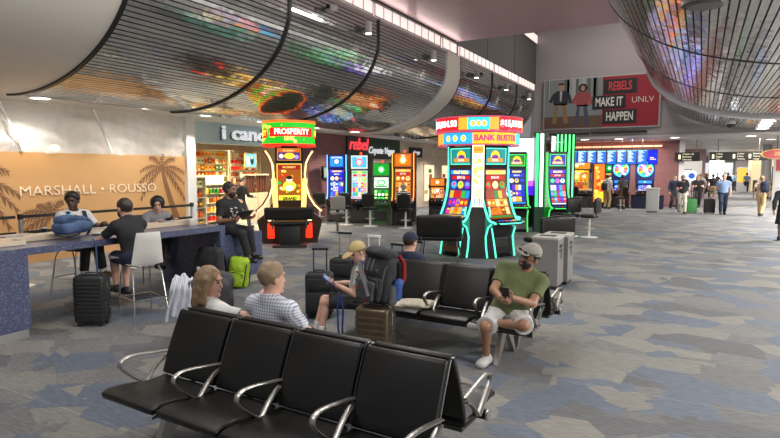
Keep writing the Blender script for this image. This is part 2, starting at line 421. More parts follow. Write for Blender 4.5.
# ---------------------------------------------------------------- setting
def carpet():
    m = mat('carpet', (.3,.3,.3), .95, spec=.2); N,L,b = nodes(m)
    tc=N.new('ShaderNodeTexCoord'); mp=N.new('ShaderNodeMapping'); mp.inputs['Rotation'].default_value=(0,0,.35); mp.inputs['Scale'].default_value=(1.5,2.0,1)
    nz=N.new('ShaderNodeTexVoronoi'); nz.inputs['Scale'].default_value=1.3
    ad=N.new('ShaderNodeVectorMath'); ad.operation='MULTIPLY_ADD'; ad.inputs[1].default_value=(.30,.30,0)
    L.new(tc.outputs['Object'],mp.inputs[0]); L.new(mp.outputs[0],nz.inputs['Vector']); L.new(nz.outputs['Color'],ad.inputs[0]); L.new(mp.outputs[0],ad.inputs[2])
    vo=N.new('ShaderNodeTexVoronoi'); vo.inputs['Scale'].default_value=1.35; vo.distance='EUCLIDEAN'; L.new(ad.outputs[0],vo.inputs['Vector'])
    sp=N.new('ShaderNodeSeparateColor'); L.new(vo.outputs['Color'],sp.inputs[0])
    cr=N.new('ShaderNodeValToRGB'); cr.color_ramp.interpolation='CONSTANT'; e=cr.color_ramp.elements
    cols=[(0,(.152,.153,.154)),(.20,(.200,.196,.180)),(.38,(.126,.128,.132)),(.52,(.132,.150,.182)),(.66,(.168,.169,.166)),(.80,(.218,.211,.190)),(.91,(.120,.138,.172))]
    e[0].color=(*cols[0][1],1); e[1].position=cols[1][0]; e[1].color=(*cols[1][1],1)
    for p,c in cols[2:]:
        q=e.new(p); q.color=(*c,1)
    L.new(sp.outputs[0],cr.inputs[0])
    # a second, finer layer of streaks woven along the pile
    m2=N.new('ShaderNodeMapping'); m2.inputs['Scale'].default_value=(9,55,1); m2.inputs['Rotation'].default_value=(0,0,.5); L.new(tc.outputs['Object'],m2.inputs[0])
    n2=N.new('ShaderNodeTexNoise'); n2.inputs['Scale'].default_value=1.0; n2.inputs['Detail'].default_value=3; L.new(m2.outputs[0],n2.inputs['Vector'])
    mr=N.new('ShaderNodeMapRange'); mr.inputs[1].default_value=.3; mr.inputs[2].default_value=.7; mr.inputs[3].default_value=.80; mr.inputs[4].default_value=1.18; L.new(n2.outputs['Fac'],mr.inputs[0])
    mu=N.new('ShaderNodeVectorMath'); mu.operation='SCALE'; L.new(cr.outputs[0],mu.inputs[0]); L.new(mr.outputs[0],mu.inputs['Scale'])
    # carpet tile seams
    br=N.new('ShaderNodeTexBrick'); br.offset=0; br.inputs['Scale'].default_value=1; br.inputs['Brick Width'].default_value=80; br.inputs['Row Height'].default_value=2.62; br.inputs['Mortar Size'].default_value=.007
    br.inputs['Color1'].default_value=(1,1,1,1); br.inputs['Color2'].default_value=(1,1,1,1); br.inputs['Mortar'].default_value=(1.35,1.33,1.25,1); m4=N.new('ShaderNodeMapping'); m4.inputs['Location'].default_value=(40,0,0); L.new(tc.outputs['Object'],m4.inputs[0]); L.new(m4.outputs[0],br.inputs['Vector'])
    m3=N.new('ShaderNodeVectorMath'); m3.operation='MULTIPLY'; L.new(mu.outputs[0],m3.inputs[0]); L.new(br.outputs[0],m3.inputs[1])
    n3=N.new('ShaderNodeTexNoise'); n3.inputs['Scale'].default_value=260; L.new(tc.outputs['Object'],n3.inputs['Vector'])
    bp=N.new('ShaderNodeBump'); bp.inputs['Strength'].default_value=.4; bp.inputs['Distance'].default_value=.01; L.new(n3.outputs['Fac'],bp.inputs['Height']); L.new(bp.outputs[0],b.inputs['Normal'])
    L.new(m3.outputs[0],b.inputs['Base Color']); return m
M_CARPET=carpet()
structure('floor', MB().box((-3,35,-.05),(40,82,.1)), M_CARPET, smooth=False)
WHITE=mat('ceiling_white',(.72,.70,.67),.7); BEIGE=mat('beige_panel',(.76,.71,.62),.4); BLK=mat('black_trim',(.012,.012,.013),.4); DARK=mat('dark_gap',(.02,.02,.021),.6)
def metal_slat(name, sx):
    m=mat(name,(.56,.55,.53),.12,.84); N,L,b=nodes(m)
    tc=N.new('ShaderNodeTexCoord'); mp=N.new('ShaderNodeMapping'); mp.inputs['Scale'].default_value=(11,8,11); L.new(tc.outputs['Object'],mp.inputs[0])
    vo=N.new('ShaderNodeTexVoronoi'); vo.inputs['Scale'].default_value=1; L.new(mp.outputs[0],vo.inputs['Vector'])
    sb=N.new('ShaderNodeVectorMath'); sb.operation='SUBTRACT'; sb.inputs[1].default_value=(.5,.5,.5); L.new(vo.outputs['Color'],sb.inputs[0])
    sc=N.new('ShaderNodeVectorMath'); sc.operation='MULTIPLY'; sc.inputs[1].default_value=(.028,.052,.028); L.new(sb.outputs[0],sc.inputs[0])
    ge=N.new('ShaderNodeNewGeometry'); ad=N.new('ShaderNodeVectorMath'); ad.operation='ADD'; L.new(ge.outputs['Normal'],ad.inputs[0]); L.new(sc.outputs[0],ad.inputs[1])
    no=N.new('ShaderNodeVectorMath'); no.operation='NORMALIZE'; L.new(ad.outputs[0],no.inputs[0]); L.new(no.outputs[0],b.inputs['Normal'])
    return m
SLAT=metal_slat('mirror_slat',1.2)
def arc_profile(cx,cz,a,b,t0,t1,n=200):
    return [(cx+a*math.cos(t0+(t1-t0)*i/n), cz+b*math.sin(t0+(t1-t0)*i/n)) for i in range(n+1)]
def resample(P, step):
    out=[P[0]]; acc=0
    for i in range(1,len(P)):
        d=math.hypot(P[i][0]-P[i-1][0],P[i][1]-P[i-1][1])
        while acc+d>=step:
            t=(step-acc)/d; q=(P[i-1][0]+(P[i][0]-P[i-1][0])*t, P[i-1][1]+(P[i][1]-P[i-1][1])*t); out.append(q); P[i-1]=q; d=math.hypot(P[i][0]-q[0],P[i][1]-q[1]); acc=0
        acc+=d
    return out
def sheet(prof,y0,y1,off,sgn):
    """curved sheet along Y, shifted to its inner side by off"""
    rows=[]
    for i,(x,z) in enumerate(prof):
        a=prof[max(i-1,0)]; b=prof[min(i+1,len(prof)-1)]; t=Vector((b[0]-a[0],b[1]-a[1])).normalized(); n=Vector((t.y,-t.x))*sgn
        rows.append([(x+n.x*off,y0,z+n.y*off),(x+n.x*off,y1,z+n.y*off)])
    return rows
def slats(prof,y0,y1,w,gap,sgn,name):
    s=MB(); q=resample(list(prof),w+gap)
    s.grid(sheet(q,y0,y1,.05,sgn),DARK)
    for i in range(len(q)-1):
        (x0,z0),(x1,z1)=q[i],q[i+1]; f=w/(w+gap); xe,ze=x0+(x1-x0)*f,z0+(z1-z0)*f
        L=math.hypot(x1-x0,z1-z0); n=((z1-z0)/L*sgn*.018,-(x1-x0)/L*sgn*.018); jt=random.uniform(-.0035,.0035)
        pts=[(x0,z0),(xe+n[0]*jt*50,ze+n[1]*jt*50),(xe+n[0],ze+n[1]),(x0+n[0],z0+n[1])]
        s.grid([[(p[0],y,p[1]) for p in pts] for y in (y0,y1)],SLAT,close_v=True)
    return structure(name,s,smooth=False)
trimn=[0]
def trim(mb,m,**k):
    trimn[0]+=1; return structure('trim_%d'%trimn[0],mb,m,**k)
def rib(prof,y,w,m,depth,sgn):
    s=MB(); o=sheet(prof,y-w/2,y+w/2,-depth,sgn); i=sheet(prof,y-w/2,y+w/2,.06,sgn)
    rows=[[a[0],a[1],b[1],b[0]] for a,b in zip(o,i)]
    s.grid(rows,m,close_v=True,cap=True); return trim(s,m)
# long curved metal soffit over the shops
PL=arc_profile(-11,5.4,3.3,2.05,-PI/2-.12,0)+[(-7.7,5.94)]
def bx(s,x0,x1,y0,y1,z0,z1,m=None): return s.box(((x0+x1)/2,(y0+y1)/2,(z0+z1)/2),(x1-x0,y1-y0,z1-z0),m)
s=MB().grid(sheet(PL,-3,5.88,0,-1),BEIGE); structure('ceiling',s)
for y0,y1 in ((5.92,9.58),(9.62,13.28),(13.32,17.9),(19.12,22.6),(22.65,26.1),(26.15,29.4)): slats(PL,y0,y1,.070,.021,-1,'ceiling')
for y in (5.9,9.6,13.3,19.1,22.62,26.12): rib(PL,y,.07,BLK,.035,-1)
s=MB().grid(sheet(PL,17.9,19.05,-.03,-1),BEIGE); structure('ceiling',s)
COVE=mat('cove_lamp',(.9,.8,.75),.5,0,(1,.80,.74),.8)
for y0,y1 in ((-3,3.8),(3.9,8.0),(8.1,12.9),(13.0,17.2),(17.4,18.6),(18.9,22.5),(22.7,26.0),(26.2,29.0)):
    t=thing('cove_light','pinkish glowing cove light strip above the slatted soffit','light',(-7.66,(y0+y1)/2,5.95),0,'cove lights above the slatted soffit')
    bx(MB(),-.03,.03,(y0-y1)/2,(y1-y0)/2,.02,.33).build('diffuser',COVE,t,smooth=False)
    s=MB(); n=int((y1-y0)/.45)
    for k in range(n+1): bx(s,.025,.045,(y0-y1)/2+(y1-y0)*k/n-.012,(y0-y1)/2+(y1-y0)*k/n+.012,.02,.33)
    bx(s,.02,.05,(y0-y1)/2,(y1-y0)/2,.0,.02); s.build('frame',mat('cove_frame',(.45,.38,.37),.5),t,smooth=False)
trim(bx(MB(),-7.75,-7.69,-3,29.4,5.9,6.32),mat('cove_back',(.3,.27,.27),.6),smooth=False)
trim(bx(MB(),-7.69,-7.55,-3,18.4,6.29,6.36),BLK,smooth=False)
PINK=noisy('pink_panel',(.52,.345,.365),(.48,.32,.345),1.2,.34,.15,stretch=(.4,6,1))
structure('ceiling',bx(MB(),-7.7,-1.75,-3,18.4,6.33,6.5),PINK,smooth=False)
GREYW=noisy('dark_grey_wall',(.10,.095,.09),(.12,.11,.105),3,.55,stretch=(1,.3,8))
s=bx(MB(),-7.9,-7.7,18.4,29.5,6.3,10.2)
structure('wall_left',s,GREYW,smooth=False)
s=MB(); [bx(s,-7.7,-7.69,y,y+.012,6.3,10.2) for y in (22.0,25.7)]; trim(s,DARK,smooth=False)
structure('ceiling',bx(MB(),-8,4,18.4,29.6,10.2,10.3),mat('upper_ceiling',(.3,.25,.27),.6),smooth=False)
structure('wall_front',bx(MB(),-8,4,18.3,18.4,6.5,10.2),mat('upper_ceiling'),smooth=False)
LILAC=mat('lilac_wall',(.36,.325,.335),.6)
structure('wall_back',bx(MB(),-7.9,6.4,29.5,29.7,3.62,10.2),LILAC,smooth=False)
trim(bx(MB(),-7.9,6.4,29.42,29.5,3.62,3.95),LILAC,smooth=False)
t=thing('cove_light','short cove light strip high on the dark grey wall','light',(-7.66,27.3,8.35))
bx(MB(),-.03,.03,-2.1,2.1,0,.42).build('diffuser',COVE,t,smooth=False); bx(MB(),-.03,.05,-2.1,2.1,-.03,0).build('frame',mat('cove_frame'),t,smooth=False)
# slatted soffit on the right
PR=arc_profile(2.2,5.6,4.0,1.9,PI,1.5*PI)+[(8.5,3.7)]
PR=[(-1.8,6.5)]+PR
for y0,y1 in ((1.5,6.6),(6.63,11.9),(11.94,17.0),(17.04,22.1),(22.7,29.4)): slats(PR,y0,y1,.085,.020,-1,'ceiling')
for y in (6.62,11.92,17.02): rib(PR,y,.035,BLK,.012,-1)
rib(PR,22.4,.6,mat('pale_ring',(.62,.60,.62),.4),.09,-1)
# low ceiling over the shops, storefront wall and further hall
structure('ceiling',bx(MB(),-19,-10.55,-3,33,3.38,3.5),WHITE,smooth=False)
structure('ceiling',bx(MB(),-13.2,-1.0,29.4,36,3.5,3.6),mat('soffit',(.52,.49,.48),.6),smooth=False)
structure('ceiling',bx(MB(),-1.0,12,29.4,36,3.5,3.6),mat('soffit'),smooth=False)
structure('ceiling',bx(MB(),-8,14,36,76,3.7,3.8),WHITE,smooth=False)
BRICK=mat('plum_brick',(.17,.075,.075),.75); N,L,b=nodes(BRICK)
tc=N.new('ShaderNodeTexCoord'); mp=N.new('ShaderNodeMapping'); mp.inputs['Rotation'].default_value=(PI/2,0,PI/2); br=N.new('ShaderNodeTexBrick'); br.inputs['Scale'].default_value=1
br.inputs['Brick Width'].default_value=.3; br.inputs['Row Height'].default_value=.1; br.inputs['Mortar Size'].default_value=.008
br.inputs['Color1'].default_value=(.25,.105,.10,1); br.inputs['Color2'].default_value=(.21,.09,.088,1); br.inputs['Mortar'].default_value=(.15,.07,.07,1)
cx=N.new('ShaderNodeSeparateXYZ'); ccx=N.new('ShaderNodeCombineXYZ'); ax=N.new('ShaderNodeMath'); L.new(tc.outputs['Object'],cx.inputs[0]); L.new(cx.outputs[0],ax.inputs[0]); L.new(cx.outputs[1],ax.inputs[1]); L.new(ax.outputs[0],ccx.inputs[0]); L.new(cx.outputs[2],ccx.inputs[1]); L.new(ccx.outputs[0],br.inputs['Vector']); L.new(br.outputs[0],b.inputs['Base Color'])
structure('wall_left',bx(MB(),-13.3,-13,16.6,19.9,0,3.45),BRICK,smooth=False)
structure('wall_back',bx(MB(),-9,-1.0,33.4,33.6,0,3.5),BRICK,smooth=False)
structure('wall_left',bx(MB(),-14.3,-14.0,-3,11.0,0,3.38),noisy('corrugated_board',(.62,.58,.52),(.30,.28,.26),3,.6,stretch=(1,.10,9)),smooth=False)
CREAM=noisy('shop_cream',(.62,.54,.43),(.55,.47,.37),2,.5)
# rooms behind the openings
structure('wall_left',bx(MB(),-19,-18.8,-3,33,0,3.45),CREAM,smooth=False)
structure('wall_left',bx(MB(),-13.3,-13,19.9,26.0,2.05,3.45),CREAM,smooth=False)
structure('wall_left',bx(MB(),-13.3,-13,26.0,33.4,0,3.45),CREAM,smooth=False)
structure('wall_left',bx(MB(),-19,-13,33.2,33.4,0,3.45),CREAM,smooth=False)
structure('wall_left',bx(MB(),-13.3,-9,33.4,33.6,0,3.5),CREAM,smooth=False)
structure('wall_right',bx(MB(),13,13.2,20,76,0,3.8),mat('far_wall',(.55,.5,.47),.6),smooth=False)
structure('wall_back',bx(MB(),-8,14,76,76.2,0,3.8),mat('far_wall'),smooth=False)
structure('wall_left',bx(MB(),-3.5,-3.3,33.6,76,0,3.8),mat('far_plum',(.28,.17,.17),.6),smooth=False)
# ---------------------------------------------------------------- light
def area(name,loc,size,power,col=(1,.93,.86),rot=(0,0,0),sy=None):
    l=bpy.data.lights.new(name,'AREA'); l.energy=power; l.color=col; l.shape='RECTANGLE'; l.size=size; l.size_y=sy or size
    o=bpy.data.objects.new(name,l); COL.objects.link(o); o.location=loc; o.rotation_euler=rot; return o
def spot(name,loc,power,ang=110,blend=.6,col=(1,.93,.86),rot=(0,0,0),r=.08):
    l=bpy.data.lights.new(name,'SPOT'); l.energy=power; l.color=col; l.spot_size=math.radians(ang); l.spot_blend=blend; l.shadow_soft_size=r
    o=bpy.data.objects.new(name,l); COL.objects.link(o); o.location=loc; o.rotation_euler=rot; return o
# ---------------------------------------------------------------- seating
VINYL=noisy('black_vinyl',(.0085,.0085,.008),(.012,.0115,.0105),3,.36,spec=.3,bump=.06,bscale=120); ALU=mat('polished_aluminium',(.47,.46,.43),.38,1.0); DALU=mat('dark_metal',(.10,.10,.10),.4,.8); BLKP=mat('black_plastic',(.015,.015,.016),.45)
XY=Matrix(((0,1,0,0),(1,0,0,0),(0,0,1,0),(0,0,0,1)))
def pad(s,path,width,t,m,x=0,bev=.016):
    up=[];dn=[]
    for i,(y,z) in enumerate(path):
        a=path[max(i-1,0)];b=path[min(i+1,len(path)-1)];d=Vector((b[0]-a[0],b[1]-a[1])).normalized();n=Vector((-d.y,d.x))*t/2
        up.append((y+n.x,z+n.y));dn.append((y-n.x,z-n.y))
    q=MB(); q.prism(up+dn[::-1],width,m,Matrix.Translation((x,0,0))@XY)
    es=[e for e in q.bm.edges if e.calc_face_angle(0)>.9]
    bmesh.ops.bevel(q.bm,geom=es,offset=bev,segments=3,affect='EDGES',profile=.5)
    me=bpy.data.meshes.new('x'); q.bm.to_mesh(me); q.bm.free(); n0=len(s.bm.faces); s.bm.from_mesh(me); i=s.mi(m); s.bm.faces.ensure_lookup_table()
    for f in s.bm.faces[n0:]: f.material_index=i
    bpy.data.meshes.remove(me); return s
def bench(label,loc,rz,n,p):
    t=thing('tandem_bench',label,'seating',loc,rz); w=n*p
    SP=[(-.69,.425),(-.63,.442),(-.52,.432),(-.38,.405),(-.26,.395),(-.18,.405)]
    BP=[(-.190,.435),(-.172,.49),(-.135,.60),(-.085,.72),(-.025,.85),(-.008,.878)]
    seat=back=arm=rail=None
    for i in range(n):
        x=-w/2+p*(i+.5)
        if i==0:
            seat=pad(MB(),SP,p-.03,.05,VINYL).build('seat',None,t,loc=(x,0,0)); back=pad(MB(),BP,p-.03,.045,VINYL).build('backrest',None,t,loc=(x,0,0))
            [MB().tube([(q*(p/2-.014),y+.018,z) for y,z in BP],.010,DALU,8).build('side_rail',None,back) for q in (1,-1)]
            s=MB(); s.tube([(0,y+.006,z-.034) for y,z in SP],.010,DALU,8); s.build('seat_rail',None,seat,loc=(p/2-.016,0,0))
        else: dup(seat,(x,0,0),parent=t); dup(back,(x,0,0),parent=t)
    for i in range(n+1):
        x=-w/2+p*i
        if arm: dup(arm,(x,0,0),parent=t); continue
        pts=[(0,-.13,.585),(0,-.25,.605),(0,-.40,.628),(0,-.48,.632),(0,-.53,.612),(0,-.54,.578),(0,-.51,.535),(0,-.43,.462),(0,-.375,.42),(0,-.35,.40),(0,-.325,.418),(0,-.275,.475),(0,-.205,.53),(0,-.14,.56)]
        pp=[]
        for a,b in zip(pts,pts[1:]): pp+= [Vector(a).lerp(Vector(b),k/3) for k in range(3)]
        pp.append(Vector(pts[-1])); q=[pp[0]]+[(pp[k-1]+pp[k]*2+pp[k+1])/4 for k in range(1,len(pp)-1)]+[pp[-1]]
        arm=MB().tube(q,.021,ALU,10,flat=.40,up=(1,0,0)).build('armrest',None,t,loc=(x,0,0))
    s=MB(); s.tube([(-w/2-.01,-.48,.355),(w/2+.01,-.48,.355)],.034,BLKP,14,up=(0,0,1)); s.cyl((-w/2-.02,-.48,.355),(-w/2-.008,-.48,.355),.038,None,ALU); s.cyl((w/2+.008,-.48,.355),(w/2+.02,-.48,.355),.038,None,ALU); s.box((0,-.34,.352),(w*.96,.28,.03),DALU)
    for i in range(n):
        x=-w/2+p*(i+.5); s.box((x,-.30,.375),(.05,.22,.03),DALU); s.box((x,-.14,.41),(.04,.16,.012),DALU,rot=(.5,0,0))
    s.build('beam',None,t)
    for x in (-w/2+p*.6,w/2-p*.6):
        s=MB(); s.prism([(-.54,0),(-.49,0),(-.24,.33),(-.42,.33)],.05,ALU,Matrix.Translation((x,0,0))@XY); s.prism([(-.30,.33),(-.17,.33),(.02,0),(-.03,0)],.05,ALU,Matrix.Translation((x,0,0))@XY)
        s.box((x,-.25,.33),(.055,.25,.03),ALU,bev=.008); s.build('leg',None,t)
    return t
bench('nearest black vinyl bench of four empty seats, at the bottom of the picture',(-2.34,2.93,0),math.radians(-2.5),4,.575)
bench('black tandem bench facing away behind the nearest row, where the couple in white sit',(-2.34,2.99,0),PI+math.radians(-2.5),4,.575)
bench('black bench facing the viewer, with the pillow and the man in green on it',(-2.52,5.90,0),math.radians(-2.5),4,.58)
bench('black tandem bench facing away behind the pillow row, where the man in navy sits',(-2.52,5.96,0),PI+math.radians(-2.5),4,.58)
# pillow
PIL=noisy('cream_fabric',(.60,.55,.43),(.52,.47,.36),14,.9,bump=.2)
s=SDF(); s.ell((0,0,0),(.20,.14,.045),.03); [s.ell((a*.17,b*.11,-.005),(.06,.05,.02),.05) for a in (1,-1) for b in (1,-1)]
o=s.mesh(.010,'pillow',PIL,None,noise=.004,nsc=40); o.location=(-2.74,5.52,.475); o.rotation_euler=(0,-.04,.1); setp(o,'cream fringed pillow lying on the black seat beside the big backpack','pillow')
s=MB()
for k in range(60):
    a=2*PI*k/60; c,sn=math.cos(a),math.sin(a); q=(abs(c)**.6*(1 if c>0 else -1)*.205,abs(sn)**.6*(1 if sn>0 else -1)*.145); s.cyl((q[0]*.97,q[1]*.97,-.008),(q[0]*1.08,q[1]*1.1,-.02),.004,.002,PIL,5)
s.build('fringe',None,o)
# ---------------------------------------------------------------- counter
def terrazzo():
    m=mat('blue_terrazzo',(.08,.09,.17),.3,coat=.2); N,L,b=nodes(m); tc=N.new('ShaderNodeTexCoord')
    vo=N.new('ShaderNodeTexVoronoi'); vo.inputs['Scale'].default_value=110; L.new(tc.outputs['Object'],vo.inputs['Vector'])
    sp=N.new('ShaderNodeSeparateColor'); L.new(vo.outputs['Color'],sp.inputs[0]); cr=N.new('ShaderNodeValToRGB'); cr.color_ramp.interpolation='CONSTANT'; e=cr.color_ramp.elements
    e[0].color=(.060,.072,.140,1); e[1].position=.45; e[1].color=(.075,.088,.165,1)
    for p,c in ((.66,(.05,.058,.12)),(.82,(.11,.125,.21)),(.95,(.22,.24,.32))):
        q=e.new(p); q.color=(*c,1)
    L.new(sp.outputs[0],cr.inputs[0]); L.new(cr.outputs[0],b.inputs['Base Color']); return m
TER=terrazzo(); STEEL=mat('brushed_steel',(.55,.55,.54),.35,1.0); CHROME=mat('chrome',(.75,.75,.74),.15,1.0)
t=thing('charging_counter','long blue terrazzo charging counter with a raised pale wood strip, at left','counter',(-7.5,5,0))
bx(MB(),-.70,.70,-2.2,1.73,.965,1.05).build('worktop',TER,t,smooth=False)
bx(MB(),-.70,.70,-2.2,-1.37,.10,.965).build('end_block',TER,t,smooth=False); bx(MB(),-.68,.68,-2.2,-1.39,0,.10).build('toe_kick',STEEL,t,smooth=False)
bx(MB(),-.70,.70,1.62,1.73,0,.965).build('end_panel',TER,t,smooth=False)
strip=thing('power_strip','raised pale wood strip along the middle of the blue counter','charging strip',(-7.5,5,.002))
s=MB(); s.box((0,-.1,1.085),(.26,3.5,.07),mat('pale_wood',(.62,.50,.36),.45),bev=.008); s.build('board',None,strip,smooth=False)
for y in (-1.2,-.1,1.1): MB().box((.06,y,1.128),(.12,.22,.016),mat('outlet_plate',(.35,.34,.32),.4),bev=.004).build('outlet',None,strip,smooth=False)
t=thing('bench_block','lower blue terrazzo bench block at the far end of the counter','bench',(-7.5,7.2,0))
bx(MB(),-.70,.67,-.46,.44,.12,.87).build('body',TER,t,smooth=False); bx(MB(),-.68,.65,-.46,.42,0,.12).build('toe_kick',mat('stone_kick',(.40,.36,.31),.5),t,smooth=False)
# ---------------------------------------------------------------- bar chairs
SHELL=mat('white_shell',(.66,.64,.60),.35)
def barchair(label,loc,rz,m=SHELL,group=None,sm=CHROME):
    """faces -Y"""
    t=thing('bar_chair',label,'chair',loc,rz,group)
    path=[(-.22,.70),(-.19,.715),(-.05,.705),(.10,.70),(.19,.715),(.225,.76),(.245,.90),(.265,1.05),(.275,1.15)]
    rows=[]
    for i,(y,z) in enumerate(path):
        hw=.205 if i<5 else .205-.018*(i-5); up=.0
        row=[]
        for k in range(9):
            u=-1+k/4; c=.022*(u*u)
            row.append((u*hw, y-(c*2 if i>=5 else 0), z+(c if i<5 else 0)))
        rows.append(row)
    s=MB(); s.grid(rows,m); o=s.build('shell_seat',None,t); md=o.modifiers.new('solid','SOLIDIFY'); md.thickness=.012; md.offset=0; mb=o.modifiers.new('bevel','BEVEL'); mb.width=.004; mb.segments=2
    for q in (1,-1):
        MB().tube([(q*.17,-.15,.69),(q*.19,-.20,.60),(q*.225,-.27,0.005)],.011,sm,8).build('leg',None,t); MB().tube([(q*.17,.13,.69),(q*.19,.17,.60),(q*.225,.27,0.005)],.011,sm,8).build('leg',None,t)
    s=MB(); s.tube([(-.205,-.235,.27),(.205,-.235,.27)],.009,sm,8); s.tube([(-.205,-.235,.27),(-.205,.24,.27)],.009,sm,8); s.tube([(.205,-.235,.27),(.205,.24,.27)],.009,sm,8); s.tube([(-.205,.24,.27),(.205,.24,.27)],.009,sm,8); s.build('footrest',None,t)
    return t
barchair('white shell bar chair with chrome legs under the man in black T-shirt and striped shorts',(-6.46,4.88,0),-PI/2-.25)
barchair('bar chair with chrome legs across the counter under the man in white T-shirt',(-8.62,5.30,0),PI/2+.2)
barchair('dark bar chair under the person in the grey hooded jacket',(-8.55,6.55,0),PI/2-.1,mat('dark_shell',(.05,.05,.055),.4),sm=DALU)
# ---------------------------------------------------------------- luggage
def suitcase(label,loc,rz,w,d,hh,m,trim_m,handle=0,ribs=6,horiz=True,hm=None,style='shell'):
    """upright case, broad face towards -Y"""
    t=thing('suitcase',label,'suitcase',loc,rz); z0=.045
    s=MB(); s.box((0,0,z0+(hh-z0)/2),(w,d,hh-z0),m,bev=.04,seg=4)
    if style=='shell':
        for k in range(ribs):
            if horiz:
                z=z0+.08+(hh-z0-.16)*(k+.5)/ribs
                for y in (-d/2,d/2): s.box((0,y,z),(w*.82,.014,(hh-.2)/ribs*.62),m,bev=.006)
                for x in (-w/2,w/2): s.box((x,d*.24*(1),z),(.012,d*.3,(hh-.2)/ribs*.62),m,bev=.005); s.box((x,-d*.24,z),(.012,d*.3,(hh-.2)/ribs*.62),m,bev=.005)
            else:
                x=-w/2+w*(k+.5)/ribs
                for y in (-d/2,d/2): s.box((x,y,hh/2+.02),(w/ribs*.55,.014,hh*.8),m,bev=.006)
    s.build('body',None,t)
    if style!='shell':
        s=MB(); s.box((0,-d/2-.02,z0+hh*.30),(w*.84,.05,hh*.42),m,bev=.02); s.box((0,-d/2-.015,z0+hh*.70),(w*.8,.03,hh*.24),m,bev=.012); s.build('front_pocket',None,t)
    s=MB(); s.tube([(0,0,0)]*0 or [(w/2-.035,0,z0+.01),(w/2-.002,0,z0+.06),(w/2+.002,0,hh-.06),(w/2-.04,0,hh+.002),(-w/2+.04,0,hh+.002),(-w/2-.002,0,hh-.06),(-w/2-.002,0,z0+.06),(-w/2+.035,0,z0+.01)],.008,trim_m,6,up=(0,1,0)); s.build('zip',None,t)
    s=MB(); s.tube([(-.07,0,hh),(-.06,0,hh+.03),(.06,0,hh+.03),(.07,0,hh)],.010,trim_m,8,up=(0,1,0)); s.build('carry_handle',None,t)
    for x in (-w/2+.05,w/2-.05):
        for y in (-d/2+.045,d/2-.045):
            s=MB(); s.cyl((x-.012,y,.026),(x+.012,y,.026),.026,None,BLKP,12); s.box((x,y,.05),(.035,.04,.03),BLKP,bev=.008); s.build('wheel',None,t)
    if handle:
        s=MB(); q=w*.24
        for x in (-q,q): s.cyl((x,d*.35,hh-.02),(x,d*.35,hh+handle),.009,None,hm or STEEL,8)
        s.box((0,d*.35,hh+handle),(2*q+.05,.03,.035),BLKP if hm is None else hm,bev=.01); s.build('pull_handle',None,t)
    return t
BLKC=mat('black_shell_case',(.022,.023,.024),.32); BLKF=noisy('black_nylon',(.016,.016,.018),(.024,.024,.026),40,.75,bump=.15); BRZ=noisy('bronze_shell_case',(.13,.10,.065),(.11,.085,.055),3,.3,.6)
suitcase('black ribbed hard-shell suitcase standing on the carpet under the blue counter',(-6.66,4.30,0),.55,.37,.24,.64,BLKC,DALU,ribs=9)
suitcase('bronze hard-shell suitcase standing in front of the second bench, under the big backpack',(-2.84,4.84,0),.12,.36,.25,.58,BRZ,DALU,ribs=6)
suitcase('black fabric suitcase with raised handle standing left of the boy in the tan cap',(-4.38,6.0,0),.5,.36,.24,.60,BLKF,BLKP,handle=.30,hm=BLKP,style='soft')
suitcase('black fabric suitcase with a tall grey pull handle, behind the boy in the tan cap',(-4.57,6.85,0),.2,.36,.24,.66,BLKF,BLKP,handle=.36,style='soft')
suitcase('suitcase with a white pull handle, just behind the tan cap',(-4.17,7.0,0),.1,.36,.24,.64,mat('dark_grey_case',(.05,.05,.055),.4),DALU,handle=.34,hm=mat('white_plastic',(.75,.74,.72),.4))
suitcase('suitcase with a black pull handle, behind the big backpack',(-3.77,6.95,0),-.05,.36,.24,.62,BLKC,DALU,handle=.27,hm=BLKP)
def backpack(label,loc,rz,w,d,hh,m,m2,rot=(0,0,0),res=.012,straps=True,extra=None):
    """panel towards -Y"""
    t=thing('backpack',label,'backpack',loc); t.rotation_euler=(rot[0],rot[1],rz)
    s=SDF(); s.box((0,0,hh/2),(w,d*.7,hh),min(w,d)*.3,.03); s.ell((0,-d*.1,hh*.62),(w*.48,d*.46,hh*.36),.04); s.mesh(res,'main_body',m,t,noise=.006,nsc=26)
    s=SDF(); s.box((0,-d*.42,hh*.30),(w*.80,d*.34,hh*.50),.05,.03); s.ell((0,-d*.5,hh*.28),(w*.34,d*.18,hh*.2),.04); s.mesh(res,'front_pocket',m,t,noise=.005,nsc=30)
    if straps:
        for q in (1,-1): MB().tube([(q*w*.22,d*.30,hh*.95),(q*w*.28,d*.55,hh*.8),(q*w*.34,d*.6,hh*.5),(q*w*.42,d*.38,hh*.12)],.024,m2,8,flat=.3,up=(1,0,0)).build('shoulder_strap',None,t)
    for q in (1,-1): MB().tube([(q*w*.43,-d*.58,hh*.10),(q*w*.47,-d*.60,hh*.35),(q*w*.45,-d*.40,hh*.75),(q*w*.40,0,hh*.98)],.012,m2,6,flat=.35,up=(1,0,0)).build('compression_strap',None,t)
    MB().tube([(-.05,d*.2,hh*.98),(-.04,d*.2,hh+.04),(.04,d*.2,hh+.04),(.05,d*.2,hh*.98)],.010,m2,8,up=(0,1,0)).build('top_handle',None,t)
    s=MB(); s.tube([(-w*.36,-d*.62,hh*.36),(-w*.34,-d*.62,hh*.50),(0,-d*.63,hh*.55),(w*.34,-d*.62,hh*.50),(w*.36,-d*.62,hh*.36)],.005,DALU,6,up=(0,1,0)); s.build('zip',None,t)
    return t
RED=mat('red_fabric',(.42,.02,.03),.8); NAVY=mat('navy_strap',(.02,.035,.10),.8)
t=backpack('large black hiking backpack with red and blue trim, set on the bronze suitcase',(-2.86,4.90,.60),-.25,.36,.26,.50,BLKF,mat('charcoal_strap',(.05,.05,.052),.8),rot=(-.10,.06,0))
